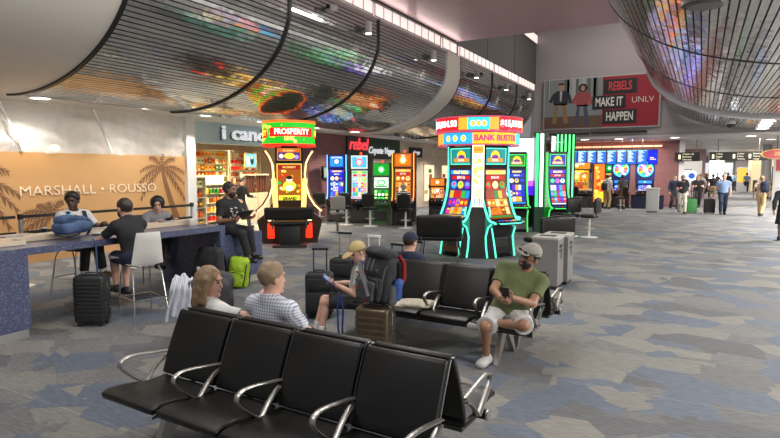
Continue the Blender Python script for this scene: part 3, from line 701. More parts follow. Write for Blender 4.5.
MB().box((-.10,-.19,.335),(.04,.012,.03),RED,bev=.004).build('red_tag',None,t); MB().box((.02,-.20,.04),(.045,.02,.03),RED,bev=.004).build('red_tag',None,t)
MB().tube([(.12,.12,.50),(.17,.16,.42),(.19,.16,.28),(.18,.10,.14)],.03,RED,8,flat=.5,up=(1,0,0)).build('red_trim',None,t); s=SDF().cap((.215,.06,.10),(.215,.06,.24),.045,.045); s.mesh(.01,'side_pouch',mat('blue_pouch',(.03,.09,.32),.7),t,noise=.004,nsc=40)
GMESH=mat('grey_mesh',(.10,.10,.105),.8)
SDF().box((0,.0,.50),(.30,.22,.10),.045,.02).ell((0,-.03,.52),(.16,.12,.06),.03).mesh(.010,'top_lid',BLKF,t,noise=.006,nsc=40)
SDF().box((.02,-.205,.14),(.22,.05,.20),.022,.015).mesh(.009,'lower_pocket',noisy('charcoal_nylon',(.05,.05,.055),(.035,.035,.04),20,.8,bump=.2),t,noise=.004,nsc=50)
MB().tube([(-.11,-.20,.40),(-.05,-.225,.33),(.04,-.235,.22),(.10,-.225,.10)],.036,GMESH,8,flat=.35,up=(0,1,0)).build('mesh_panel',None,t)
for k,(x,z) in enumerate(((-.12,.30),(-.12,.22),(-.11,.15),(.13,.36))): MB().box((x,-.20,z),(.035,.02,.02),(RED,DALU,RED,DALU)[k],bev=.004).build('buckle',None,t)
for x in (-.06,.0,.06): MB().tube([(x,-.17,.46),(x,-.19,.40),(x,-.20,.34)],.008,GMESH,6,flat=.4,up=(1,0,0)).build('webbing',None,t)
for q in (1,-1): SDF().cap((q*.19,.02,.05),(q*.185,.02,.17),.05,.045).mesh(.01,'side_pocket',GMESH,t,noise=.004,nsc=40)
t=backpack('black backpack with a white tag, leaning on the blue end panel of the counter',(-6.86,6.46,0),.1,.46,.30,.72,BLKF,BLKP,rot=(.0,0,0)); MB().box((-.09,-.195,.36),(.05,.012,.13),mat('white_tag',(.8,.8,.78),.6),bev=.004).build('white_tag',None,t)
backpack('lime green and black backpack standing against the low blue bench block',(-6.70,6.88,0),.35,.34,.24,.52,noisy('lime_fabric',(.36,.55,.02),(.30,.48,.02),20,.7,bump=.1),BLKP,rot=(0,.12,0))
t=backpack('blue backpack lying on its side on the counter beside the man in white T-shirt',(-7.12,4.17,1.20),0,.28,.24,.46,noisy('blue_fabric',(.07,.12,.24),(.055,.10,.20),20,.75,bump=.1),mat('blue_strap',(.05,.08,.17),.8),rot=(0,0,0)); t.rotation_euler=(-1.5,0,.15)
MB().box((.05,-.168,.16),(.07,.01,.07),mat('cyan_patch',(.12,.55,.75),.6),bev=.004).build('patch',None,t)
s=MB(); s.tube([(-6.84,4.46,1.065),(-6.785,4.46,1.03),(-6.775,4.46,.85),(-6.79,4.47,.62)],.014,mat('blue_strap'),6,flat=.3,up=(0,1,0)); s.tube([(-6.84,4.86,1.065),(-6.785,4.90,1.03),(-6.77,4.93,.85),(-6.785,4.9,.66)],.014,mat('blue_strap'),6,flat=.3,up=(0,1,0))
setp(s.build('hanging_strap',None),'pair of blue backpack straps hanging over the counter edge','strap')
# jacket and shirt piled on the luggage beside the woman
t=thing('bag','grey and black travel bag standing left of the seated woman','bag',(-4.98,4.62,0),.4)
s=SDF(); s.box((.04,0,.36),(.50,.28,.68),.09,.04); s.ell((.08,.06,.66),(.22,.15,.12),.05); s.mesh(.012,'body',noisy('charcoal_nylon',(.05,.05,.055),(.035,.035,.04),20,.8,bump=.2),t,noise=.012,nsc=20)
MB().tube([(.05,.05,.68),(.08,.05,.76),(.14,.05,.77),(.17,.05,.66)],.014,BLKP,8,up=(0,1,0)).build('handle',None,t)
rows=[]
for a in range(19):
    v=a/18; row=[]
    for c in range(33):
        u=c/32-.5; wd=.30*(.75+.35*v); f=.022*(.3+v)*math.sin(u*26+v*2.5)+.012*math.sin(u*55+v*7); top=(1-v)**2
        row.append((u*wd+.02*math.sin(v*5), -.10*min(1,v*4)+f-.03*v, .52-.52*v*(1+.10*math.sin(u*9))-.10*abs(u)*top+.02*math.sin(u*14)*(1-v)))
    rows.append(row)
o=MB().grid(rows,noisy('white_cotton',(.62,.64,.69),(.54,.56,.62),7,.9,bump=.3)).build('shirt',None); md=o.modifiers.new('solid','SOLIDIFY'); md.thickness=.008; o.location=(-5.20,4.46,.24); o.rotation_euler=(0,0,.55); setp(o,'crumpled white shirt draped over the grey bag left of the seated woman','shirt')
# ---------------------------------------------------------------- stanchions
def stanchion(x,y,label,ang=None,zt=1.22):
    t=thing('stanchion',label,'barrier post',(x,y,0)); MB().lathe([(0,0),(.17,0),(.17,.012),(.10,.03),(.04,.035),(0,.035)],STEEL,24).build('base',None,t); MB().cyl((0,0,.03),(0,0,zt),.035,None,STEEL,16).build('post',None,t); MB().cyl((0,0,zt-.09),(0,0,zt),.045,None,BLKP,16).build('belt_head',None,t)
    return t
stanchion(-9.9,5.20,'steel barrier post left of the man in white T-shirt, before the gold hoarding'); stanchion(-9.95,7.3,'steel barrier post between the two men at the counter'); stanchion(-10.0,8.9,'steel barrier post right of the man in black at the counter',); stanchion(-9.9,3.2,'steel barrier post at the left picture edge')
for y0,y1,lab in ((3.24,5.16,'three black barrier belts stretched before the gold hoarding at far left'),(5.24,7.26,'black barrier belts behind the man in white T-shirt'),(7.34,8.86,'black barrier belts behind the two people at the middle of the counter')):
    t=thing('barrier_belts',lab,'barrier belt',(-9.93,(y0+y1)/2,0))
    for z in (.62,.90,1.17): bx(MB(),-.003,.003,(y0-y1)/2+.02,(y1-y0)/2-.02,z-.025,z+.025).build('belt',BLKP,t,smooth=False)
# small things on the counter
def cup(label,loc,m,red=False):
    t=thing('cup',label,'cup',loc); MB().lathe([(0,0),(.030,0),(.040,.10),(.037,.10),(.028,.006),(0,.006)],m,20).build('body',None,t); MB().lathe([(0,.104),(.042,.10),(.042,.108),(.02,.114),(0,.114)],mat('lid',(.5,.5,.5),.2),20).build('lid',None,t)
    if red: MB().cyl((0,0,.02),(.02,0,.20),.004,None,mat('red_straw',(.75,.04,.05),.4),8).build('straw',None,t)
    return t
cup('clear plastic cup with a red straw on the carpet beside the bronze suitcase',(-3.10,4.60,0),mat('clear_cup',(.7,.7,.68),.1,alpha=.45),True)
cup('black paper cup standing on the counter at left',(-7.9,4.45,1.05),BLKP)
t=thing('tablet','tablet lying on the counter before the man in white T-shirt','tablet',(-7.35,4.95,1.05),.4); MB().box((0,0,.012),(.18,.26,.02),mat('grey_case',(.25,.26,.26),.5),bev=.006).build('case',None,t); MB().box((0,0,.023),(.15,.22,.003),glow((.55,.75,.7),.5)).build('screen',None,t)
for x,y,l in ((-7.75,4.0,'cream wooden tray left of the blue backpack on the counter'),(-7.25,3.55,'cream wooden tray at the near left end of the counter')):
    s=MB(); s.box((0,0,.012),(.30,.46,.02),mat('cream_tray',(.62,.52,.38),.5),bev=.004); [s.box((q*.145,0,.035),(.012,.46,.05),mat('cream_tray'),bev=.003) for q in (1,-1)]; [s.box((0,q*.225,.035),(.30,.012,.05),mat('cream_tray'),bev=.003) for q in (1,-1)]
    o=s.build('tray',None,smooth=False); o.location=(x,y,1.122 if x<-7.35 and x>-7.65 else 1.05); setp(o,l,'tray')
t=thing('napkin_box','small pale box on the counter right of the man in grey','box',(-7.25,6.45,1.05)); MB().box((0,0,.05),(.10,.16,.10),mat('pale_box',(.6,.55,.48),.5),bev=.006).build('body',None,t); MB().box((0,0,.104),(.06,.1,.008),mat('white_tag')).build('top',None,t)
# ---------------------------------------------------------------- people
H_BLK=mat('hair_black',(.012,.010,.009),.5); H_BRN=noisy('hair_brown',(.15,.09,.045),(.26,.17,.09),40,.5,stretch=(3,3,.4)); H_SND=noisy('hair_sandy',(.27,.19,.11),(.20,.13,.075),40,.55,stretch=(3,3,.5)); H_DRK=mat('hair_dark_brown',(.035,.022,.015),.5); H_GRY=mat('hair_grey',(.35,.34,.33),.6)
C_BLK=cloth('black',(.016,.016,.018)); C_WHT=cloth('white',(.70,.69,.66)); C_NVY=cloth('navy',(.018,.025,.055)); C_GRN=cloth('olive_green',(.115,.14,.055)); C_GRY=cloth('grey',(.27,.27,.28)); C_LGY=cloth('light_grey',(.52,.52,.52)); C_MINT=cloth('pale_mint',(.46,.52,.45)); C_KHA=cloth('khaki',(.42,.34,.22)); C_CRM=cloth('cream',(.60,.56,.48)); C_BLU=cloth('blue',(.22,.32,.52)); C_PEA=cloth('peach',(.60,.42,.31)); C_CHA=cloth('charcoal',(.05,.05,.055)); C_TAN=cloth('tan',(.42,.30,.15)); C_SHO=mat('shoe_black',(.015,.015,.015),.4); C_SHW=mat('shoe_grey_white',(.36,.355,.34),.6)
def gingham():
    m=mat('gingham',(.7,.7,.72),.85); N,L,b=nodes(m); tc=N.new('ShaderNodeTexCoord'); outs=[]
    for ax in ('X','Z'):
        w=N.new('ShaderNodeTexWave'); w.bands_direction=ax; w.inputs['Scale'].default_value=13; L.new(tc.outputs['Object'],w.inputs['Vector']); g=N.new('ShaderNodeMath'); g.operation='GREATER_THAN'; g.inputs[1].default_value=.72; L.new(w.outputs['Fac'],g.inputs[0]); outs.append(g)
    a=N.new('ShaderNodeMath'); a.operation='ADD'; L.new(outs[0].outputs[0],a.inputs[0]); L.new(outs[1].outputs[0],a.inputs[1]); d=N.new('ShaderNodeMath'); d.operation='MULTIPLY'; d.inputs[1].default_value=.5; L.new(a.outputs[0],d.inputs[0])
    mx=N.new('ShaderNodeMix'); mx.data_type='RGBA'; mx.inputs[6].default_value=(.66,.67,.71,1); mx.inputs[7].default_value=(.16,.20,.33,1); L.new(d.outputs[0],mx.inputs[0]); L.new(mx.outputs[2],b.inputs['Base Color']); return m
GING=gingham()
def stripes(name,c1,c2,sc,ax='Z'):
    m=mat(name,c1,.85); N,L,b=nodes(m); tc=N.new('ShaderNodeTexCoord'); w=N.new('ShaderNodeTexWave'); w.bands_direction=ax; w.inputs['Scale'].default_value=sc; L.new(tc.outputs['Object'],w.inputs['Vector'])
    g=N.new('ShaderNodeMath'); g.operation='GREATER_THAN'; g.inputs[1].default_value=.5; L.new(w.outputs['Fac'],g.inputs[0]); mx=N.new('ShaderNodeMix'); mx.data_type='RGBA'; mx.inputs[6].default_value=(*c1,1); mx.inputs[7].default_value=(*c2,1); L.new(g.outputs[0],mx.inputs[0]); L.new(mx.outputs[2],b.inputs['Base Color']); return m
STR=stripes('striped_cloth',(.03,.03,.035),(.5,.48,.46),6.5)
R=math.radians
# couple on the rear bench
o,J=person('woman with long brown hair and white top, seen from behind in profile',(-3.46,3.32,0),PI,h=.009,scale=.91,w=.92,pel=(0,0,.52),lean=-14,twist=-14,side=-5,head=(-66,8,0),
 LH=(.22,-.28,.62),RH=(-.36,-.16,1.0),elR=(-1,-.1,-.35),elL=(.5,.5,-.5),palmR=(0,-1,0),palmL=(0,0,-1),LF=(.11,-.50,.08),RF=(-.11,-.50,.08),skin='fair',shirt=C_WHT,sleeve=.62,pants=C_NVY,shoe=C_SHW,hair=H_BRN,hstyle='long',bust=.02)
w=J['arm'][-1][1]; e=J['arm'][-1][0]; q=w+(e-w)*.22; d=(e-w).normalized(); SDF().cap(q-d*.012,q+d*.012,.037,.038,.01,cut=True,cuta=True).mesh(.006,'watch',C_SHO,o)
person('man with thinning sandy hair in a checked shirt, seen from behind beside the woman',(-2.84,3.35,0),PI,h=.009,scale=.96,w=1.12,pel=(0,0,.52),lean=-10,twist=-6,head=(-22,6,0),
 LH=(.20,-.32,.60),RH=(-.20,-.32,.60),palmL=(0,0,-1),palmR=(0,0,-1),LF=(.12,-.50,.08),RF=(-.12,-.50,.08),shirt=GING,sleeve=.7,pants=C_KHA,shoe=C_SHO,hair=H_SND,hstyle='bald')
# man in green with a phone, one foot tucked under the other thigh
o,J=person('bearded man in olive T-shirt, grey cap and pale shorts, looking at his phone',(-1.66,5.54,0),R(4),h=.008,scale=.97,w=1.26,pel=(0,.0,.50),lean=-9,side=15,twist=2,head=(-30,2,22),neck=(.03,-.06,-.005),belly=.03,
 LH=(.10,-.33,.75),RH=(.00,-.36,.73),elL=(.6,.5,-.5),elR=(-.8,.3,-.4),palmL=(-.6,.1,.8),palmR=(.7,.1,.7),curl=48,LF=(-.17,-.30,.46),RF=(-.18,-.24,.09),kneeL=(1,-.3,.12),kneeR=(0,-1,.6),footL=-80,footR=-8,
 skin='tan',shirt=C_GRN,sleeve=.66,pants=cloth('pale_shorts',(.50,.49,.47)),pleg=.98,pr=.010,shoe=C_SHW,hair=H_BLK,hstyle='short',cap=cloth('grey_cap',(.30,.28,.24)),brim=False,beard=H_BLK)
HW=J['HW']; Rh=J['Rh']
cp=SDF(); cp.ellh(HW(0,-.108,.062),(.070,.052,.010),.012,Rh@Matrix.Rotation(R(4),3,'X')); cp.mesh(.006,'cap_brim',cloth('grey_cap',(.33,.31,.27)),o)
def glasses(o,J,y,z,m,tilt=0,nm='sunglasses'):
    HW=J['HW']; s=MB()
    for q in (1,-1): s.ball(HW(q*.034,y,z),(.026,.007,.018),m,10,rot=J['Rh'].to_euler())
    s.tube([HW(-.06,y+.005,z+.008),HW(0,y-.006,z+.008),HW(.06,y+.005,z+.008)],.004,m,6)
    for q in (1,-1): s.tube([HW(q*.06,y+.005,z+.008),HW(q*.095,y+.05,z+.005),HW(q*.098,y+.12,z)],.0035,m,6)
    s.build(nm,m,o)
GL=mat('dark_glass',(.01,.01,.012),.12)
glasses(o,J,-.118,.074,GL); 
s=MB()
for q in (1,-1): s.tube([HW(q*.034+.024*math.cos(a*PI/6),-.100,.008+.019*math.sin(a*PI/6)) for a in range(12)],.0028,GL,6,closed=True,up=(0,1,0.3))
s.tube([HW(-.012,-.104,.012),HW(.012,-.104,.012)],.0028,GL,6); [s.tube([HW(q*.058,-.10,.012),HW(q*.085,-.03,.012),HW(q*.084,.02,.01)],.0028,GL,6) for q in (1,-1)]
s.build('spectacles',GL,o)
ph=o.matrix_world
M=Matrix.Translation(o.location)@Matrix.Rotation(R(4),4,'Z')
pc=M@Vector((.055,-.44,.80)); t=thing('phone','black phone held by the man in the olive T-shirt','phone',pc); t.rotation_euler=(R(42),R(6),R(4))
MB().box((0,0,0),(.076,.010,.15),BLKP,bev=.004).build('body',None,t); MB().box((0,.0058,.0),(.068,.001,.14),glow((.4,.45,.5),.5)).build('screen',None,t); MB().box((.02,-.006,.05),(.026,.004,.03),GL,bev=.002).build('camera_bump',None,t)
# man in navy, seen from behind
o,J=person('man in navy T-shirt and cap, seen from behind beyond the pillow',(-3.13,6.28,0),PI,h=.010,scale=.91,w=1.12,pel=(0,0,.52),lean=-14,twist=-6,head=(-14,16,0),LH=(.2,-.34,.60),RH=(-.2,-.34,.60),palmL=(0,0,-1),palmR=(0,0,-1),LF=(.13,-.5,.08),RF=(-.13,-.5,.08),
 skin='fair',shirt=C_NVY,sleeve=.72,pants=C_CHA,shoe=C_SHO,hair=H_DRK,cap=cloth('navy_cap',(.014,.02,.045)))
# boy in tan cap
o,J=person('boy in tan cap and pale mint T-shirt, bent over a tablet on the bench end',(-3.44,5.46,0),R(-56),h=.009,scale=.88,w=.95,pel=(0,0,.52),lean=-6,twist=-2,side=8,head=(26,26,0),
 LH=(.15,-.28,.74),RH=(-.08,-.30,.72),palmL=(-.6,0,.8),palmR=(.6,0,.8),LF=(.20,-.47,.10),RF=(-.08,-.56,.10),skin='fair',shirt=C_MINT,sleeve=.62,pants=cloth('dark_shorts',(.028,.028,.032)),pleg=.86,shoe=C_CHA,sock=C_WHT,hair=H_BRN,cap=cloth('tan_cap',(.50,.38,.18)),hstyle='short')
HW=J['HW']; s=MB(); BLP=mat('blue_headphones',(.02,.04,.20),.4)
s.tube([HW(.085*math.cos(a),-.01+.10*math.sin(a)*.3,-.135+.01*math.sin(a*2)) for a in [k*PI/8 for k in range(9)]],.010,BLP,8)
hp=s.build('headphones',None,o); [MB().ball(HW(q*.085,-.05,-.11),(.028,.042,.048),BLP).build('ear_cushion',None,hp) for q in (1,-1)]
M=Matrix.Translation(o.location)@Matrix.Rotation(R(-56),4,'Z')@Matrix.Scale(.88,4)
t=thing('tablet','dark blue tablet in the hands of the boy in the tan cap','tablet',M@Vector((.03,-.38,.78))); t.rotation_euler=(R(48),0,R(-56)); MB().box((0,0,0),(.24,.016,.17),BLP,bev=.006).build('case',None,t); MB().box((0,.0088,0),(.21,.002,.145),glow((.25,.4,.6),.5)).build('screen',None,t)
s=MB(); s.tube([(-3.420,5.06,.60),(-3.435,5.03,.45),(-3.420,5.02,.22),(-3.400,5.03,.03)],.013,BLP,6,flat=.3,up=(1,0,0)); s.tube([(-3.420,5.06,.60),(-3.360,5.03,.45),(-3.365,5.02,.25),(-3.370,5.03,.05)],.013,BLP,6,flat=.3,up=(1,0,0)); setp(s.build('lanyard',None),'dark blue strap hanging beside the bronze suitcase','strap')
# people at the counter
def on_shoulders(o,J,m,front=True):
    T=J['T']
    for q in (1,-1): MB().tube([T(q*.10,.12,.20),T(q*.115,.13,.38),T(q*.12,.06,.50),T(q*.118,-.08,.50),T(q*.12,-.158,.36),T(q*.125,-.165,.18)],.030,m,8,flat=.35,up=(1,0,0)).build('backpack_strap',None,o)
o,J=person('man in white T-shirt with dark backpack straps, sitting behind the counter',(-8.60,5.30,0),PI/2,h=.011,scale=1.0,w=1.08,pel=(0,0,.81),lean=4,twist=-8,head=(-48,8,-4),LH=(.22,-.42,1.11),RH=(-.14,-.38,1.10),palmL=(0,0,-1),palmR=(0,0,-1),
 LF=(.20,-.40,.36),RF=(-.16,-.46,.36),footL=10,skin='dark',shirt=C_WHT,sleeve=.66,pants=C_BLK,pleg=1.85,shoe=cloth('tan_slipper',(.20,.11,.045)),sock=C_WHT,hair=H_BLK,hstyle='afro')
on_shoulders(o,J,C_NVY)
o,J=person('man in black T-shirt and navy shorts on the white chair, leaning on the counter',(-6.55,4.86,0),R(-98),h=.010,scale=1.0,w=1.05,pel=(0,.02,.81),lean=20,twist=6,head=(10,6,0),LH=(.10,-.42,1.12),RH=(-.03,-.32,1.40),elR=(-.4,-.4,-1),elL=(.6,.2,-.3),palmL=(0,0,-1),palmR=(0,1,0),curl=50,
 LF=(.06,-.42,.36),RF=(-.02,-.30,.33),skin='fair',shirt=C_BLK,sleeve=.68,pants=C_NVY,pleg=.86,shoe=C_SHO,hair=H_DRK,hstyle='short',beard=H_DRK)
for q in (1,-1):
    k=J['leg'][q][0]; hp_=J['T'](q*.09,0,0); s=MB()
    for j in (-1,0,1):
        a=hp_.lerp(k,.30)+Vector((q*.098,j*.02,.0)); b=hp_.lerp(k,.82)+Vector((q*.090,0,j*.02)); s.tube([a,a.lerp(b,.5)+Vector((q*.006,0,0)),b],.007,C_WHT,6,flat=.5)
    s.build('side_stripes',None,o)
o,J=person('person in grey hooded jacket with dark curly hair, leaning on the counter',(-8.45,6.62,0),R(84),h=.013,scale=.97,w=1.0,pel=(0,0,.80),lean=26,twist=-6,head=(-34,14,0),LH=(.16,-.50,1.10),RH=(-.20,-.44,1.09),palmL=(0,0,-1),palmR=(0,0,-1),LF=(.12,-.34,.34),RF=(-.12,-.34,.34),
 skin='fair',shirt=C_GRY,sleeve=1.8,pants=C_BLK,shoe=C_SHO,hair=H_BLK,hstyle='curly',shirtname='hooded_jacket')
T=J['T']; SDF().cap(T(-.09,.05,.47),T(.09,.05,.47),.05,.05,.05).cap(T(-.06,.10,.44),T(.06,.10,.44),.055,.055,.05).mesh(.012,'hood',C_GRY,o)
MB().tube([T(.20,-.05,.44),T(.24,-.05,.30),T(.25,-.10,.20)],.075,C_BLK,10).build('black_sleeve',None,o)
o,J=person('man in black T-shirt with headphones and tablet, seated on the blue bench block',(-7.08,7.05,0),R(88),h=.010,scale=.98,w=1.05,pel=(0,0,.985),lean=5,twist=6,head=(26,4,0),LH=(.18,-.40,1.17),RH=(-.20,-.34,1.15),palmL=(-.5,0,.8),palmR=(.5,0,.8),LF=(.14,-.47,.53),RF=(-.02,-.53,.50),footL=12,
 skin='tan',shirt=C_BLK,sleeve=.72,pants=C_BLK,pleg=1.9,shoe=C_SHO,hair=H_BLK,hstyle='short',beard=H_BLK)
HW=J['HW']; s=MB(); s.tube([HW(.098*math.cos(a),.02,.03+.105*math.sin(a)) for a in [k*PI/10 for k in range(11)]],.011,C_SHO,8,up=(0,1,0)); hp=s.build('headphones',None,o); [MB().ball(HW(q*.098,.018,-.005),(.022,.038,.046),C_SHO).build('ear_cushion',None,hp) for q in (1,-1)]
T=J['T']; s=MB(); M=frame(T(0,-.135,.30),Matrix.Rotation(R(6),3,'Z')@Vector((1,0,0)),T(0,0,1)-T(0,0,0)); rr=random.Random(3)
for k in range(16): s.ball(M@Vector((rr.uniform(-.09,.09),rr.uniform(-.10,.08),.0)),(rr.uniform(.012,.028),.006,rr.uniform(.006,.012)),C_WHT,6,rot=(0,rr.uniform(-1,1),0))
s.build('shirt_print',None,o)
M=Matrix.Translation(o.location)@Matrix.Rotation(R(88),4,'Z'); t=thing('tablet','black tablet in the hands of the man on the bench block','tablet',M@Vector((.0,-.44,1.22))); t.rotation_euler=(R(50),0,R(88)); MB().box((0,0,0),(.27,.014,.19),BLKP,bev=.005).build('case',None,t); MB().box((0,.0078,0),(.24,.002,.165),glow((.35,.4,.5),.4)).build('screen',None,t)
# ---------------------------------------------------------------- slot machines
class Screen:
    """front surface following a (y,z) path, x across; facing -Y"""
    def __init__(s,path,w):
        s.path=[Vector(p) for p in path]; s.w=w; s.L=[0]
        for a,b in zip(s.path,s.path[1:]): s.L.append(s.L[-1]+(b-a).length)
        s.h=s.L[-1]; s.mb=MB(); s.k=0
    def pt(s,x,v,e=0):
        v=min(max(v,0),s.h)
        for i in range(1,len(s.L)):
            if v<=s.L[i]+1e-9: break
        a,b=s.path[i-1],s.path[i]; t=(v-s.L[i-1])/max(s.L[i]-s.L[i-1],1e-9); p=a.lerp(b,t); d=(b-a).normalized(); n=Vector((-d.y,d.x)) 
        return Vector((x,p.x+n.x*e,p.y+n.y*e))
    def rect(s,x0,v0,x1,v1,m):
        """fractions: x -.5..5, v 0..1"""
        s.k+=1; e=.001+.0006*s.k; n=max(1,int((v1-v0)*10)); W=s.w;H=s.h
        s.mb.grid([[s.pt(x0*W,(v0+(v1-v0)*i/n)*H,e),s.pt(x1*W,(v0+(v1-v0)*i/n)*H,e)] for i in range(n+1)],m); return s
    def disc(s,x,v,r,m,ry=None,n=12,star=0):
        s.k+=1; e=.001+.0006*s.k; ry=ry or r; c=s.mb.bm.verts.new(s.pt(x*s.w,v*s.h,e)); vs=[]
        for i in range(n):
            f=1 if not star or i%2==0 else star
            vs.append(s.mb.bm.verts.new(s.pt(x*s.w+math.cos(2*PI*i/n+PI/2)*r*f,v*s.h+math.sin(2*PI*i/n+PI/2)*ry*f,e)))
        k=s.mb.mi(m)
        for i in range(n): s.mb.bm.faces.new((c,vs[i],vs[(i+1)%n])).material_index=k
        return s
    def text(s,body,x,v,size,m,sx=1,bold=0):
        s.k+=1; e=.002+.0006*s.k; n0=len(s.mb.bm.verts); text_bm(s.mb,body,Matrix(),size,m,0,sx,bold=bold); s.mb.bm.verts.ensure_lookup_table()
        for q in s.mb.bm.verts[n0:]: q.co=s.pt(x*s.w+q.co.x,v*s.h+q.co.y,e)
        return s
    def done(s,name,parent,back=BLKP):
        return s.mb.build(name,None,parent,smooth=False)
G=lambda h,s=1.0: glow(tuple((int(h[i:i+2],16)/255)**2.2 for i in (0,2,4)),s)
PALS={'birds':['ff9a1a','ff3fa0','3fd24a','2aa7ff','ffd23a','8a3be0','e83030'],'gold':['ffd040','ff8a1a','d02a1a','fff0a0','2a9a3a','b0421a'],'blue':['1a4aff','2aa0ff','8a3bff','ffffff','ffcf3a','1020c0'],'mix':['ff4040','40c8ff','ffe040','50e060','ff60d0','ffffff','7040ff'],'green':['40ff60','1aa030','d0ffb0','ffffff','ffe060','206030'],'amber':['ffb040','ff7a20','ffe0a0','ffffff','a04020','ffd080']}
def slot_art(S,pal,seed,bg,title=None,tcol='ffe040',rows=3,cols=5,st=1.3,jack=True):
    r=random.Random(seed); P=PALS[pal]; S.rect(-.5,0,.5,1,G(bg,st*.6)); v0,v1=(.08,.58) if jack else (.1,.8)
    for i in range(rows):
        for j in range(cols):
            x=-.44+.88*(j+.5)/cols; v=v0+(v1-v0)*(i+.5)/rows; cw=.88/cols*.47; ch=(v1-v0)/rows*.46
            S.rect(x-cw,v-ch,x+cw,v+ch,G(r.choice(P),st*.55)); S.disc(x,v,min(cw*S.w,ch*S.h)*.82,G(r.choice(P),st),n=r.choice((6,8,10,12)),star=r.choice((0,0,.6)))
    if jack:
        S.rect(-.46,.90,.46,.975,G(r.choice(P),st*.7)); S.rect(-.40,.80,.40,.87,G('c01818' if pal!='blue' else '1838e0',st)); S.text('$'+str(r.randint(1000,99999)),0,.835,S.w*.13,G('ffffff',st*1.2),.9)
        for j in range(3): S.disc(-.30+.30*j,.69,S.w*.13,G(P[(j+seed)%len(P)],st)); S.disc(-.30+.30*j,.70,S.w*.07,G(r.choice(P),st*1.3),n=8)
    S.rect(-.46,.015,.46,.055,G(r.choice(P),st*.6))
    if title: S.text(title,0,.935,S.w*.14,G(tcol,st*1.3),.85,bold=.004)
    return S
GLOSS=mat('gloss_black',(.012,.012,.014),.18,coat=.4); GUN=noisy('gunmetal',(.075,.07,.066),(.06,.056,.053),3,.35,.5); 
def curved_machine(label,loc,rz,led,pal,seed,bg,title=None,group=None,tb=None,sign=None,body=None,w=.66,logo=None):
    t=thing('slot_machine',label,'slot machine',loc,rz,group); LED=G(led,1.5); bm_=body or GLOSS
    front=[(-.34,.88),(-.28,.98),(-.20,1.14),(-.12,1.36),(-.075,1.58),(-.065,1.80),(-.07,1.97)]
    prof=[(.32,0),(-.26,0),(-.30,.10),(-.24,.45),(-.30,.66),(-.62,.76),(-.64,.80),(-.56,.825),(-.36,.845)]+front+[(-.07,2.02),(-.08,2.48),(-.02,2.52),(.32,2.52)]
    s=MB(); s.prism(prof,w,bm_,XY); s.build('cabinet',None,t,smooth=False)
    for q in (1,-1):
        e=[(q*(w/2+.012),y-.012,z) for y,z in [(-.05,2.48),(-.05,2.0)]+front[::-1]+[(-.40,.835),(-.58,.80)]]
        MB().tube(e,.026,LED,8,up=(1,0,0)).build('light_strip',None,t)
        MB().tube([(q*(w/2+.012),y,z) for y,z in [(-.46,.775),(-.34,.69),(-.265,.48),(-.285,.25),(-.33,.02)]],.020,LED,8,up=(1,0,0)).build('light_strip',None,t)
        MB().prism([(.30,.02),(-.25,.02),(-.22,.45),(-.28,.66),(-.58,.78),(-.33,.87),(-.19,1.14),(-.10,1.4),(-.055,1.8),(-.055,2.46),(.0,2.50),(.30,2.50)],.02,mat('side_'+led,tuple(x*.5 for x in G(led,1.7).node_tree.nodes['Principled BSDF'].inputs['Emission Color'].default_value[:3]),.25),Matrix.Translation((q*(w/2+.004),0,0))@XY).build('side_panel',None,t,smooth=False)
    S=Screen([(y-.004,z) for y,z in front],w*.86); slot_art(S,pal,seed,bg,title); S.done('main_screen',t)
    S=Screen([(-.078,2.07),(-.088,2.44)],w*.84); S.rect(-.5,0,.5,1,LED); S.rect(-.46,.06,.46,.94,G(tb or '1a9a9a',.9)); S.disc(0,.5,.13,G('ffcf20',1.3),n=16); S.disc(0,.42,.11,G('7030a0',1.0),ry=.07,n=7); S.rect(-.34,.16,.34,.38,G('ff9a30',1.0)); S.text(logo or 'BONUS',0,.27,.075,G('ffffff',1.6),.9); S.done('top_screen',t)
    s=MB(); s.box((0,-.47,.826),(w*.92,.30,.022),GLOSS,bev=.008,rot=(-.09,0,0)); d=s.build('button_deck',None,t)
    for i in range(5): MB().cyl((-.2+.1*i,-.50,.828),(-.2+.1*i,-.50,.85),.032 if i!=4 else .045,None,G(('3a60ff','8040ff','ff5050','3a60ff','ffb020')[i],1.2),14).build('button',None,d)
    MB().tube([(-w/2,-.60,.795),(-w*.3,-.655,.795),(w*.3,-.655,.795),(w/2,-.60,.795)],.014,LED,8,up=(0,0,1)).build('light_strip',None,t)
    MB().box((0,-.272,.34),(w*.6,.03,.22),GUN,bev=.01).build('service_door',None,t,smooth=False)
    return t
def wpos(C,th,d): return (C[0]+math.sin(th)*d,C[1]-math.cos(th)*d,0)
KC=(-4.56,12.50); KT=R(20)
curved_machine('teal-lit curved slot machine on the left half of the round carousel',wpos(KC,KT-R(40),.50),KT-R(40),'5cecc8','birds',3,'30308a','FRUIT REELS',None,logo='BANK',w=.78)
curved_machine('teal-lit curved slot machine on the right half of the round carousel',wpos(KC,KT+R(40),.50),KT+R(40),'5cecc8','gold',8,'a03010','GOLD REELS',None,logo='BANK',w=.78)
for a,l in ((136,'rear'),(-136,'rear')): curved_machine('teal-lit curved slot machine on the back of the round carousel, mostly hidden',wpos(KC,KT+R(a),.52),KT+R(a),'5cecc8','birds',11,'203080','REELS','machines on the back of the round carousel')
t=thing('carousel_sign','round carousel sign with two bright lettered rings on a lit column','sign',(*KC,0),KT)
PLY=lambda th,r,z: Vector((math.sin(th)*r,-math.cos(th)*r,z))
s=MB(); s.prism([(-.40,0),(.40,0),(.24,1.12),(-.24,1.12)],.06,GUN,Matrix.Translation((0,-.80,0))); s.build('plinth_panel',None,t,smooth=False)
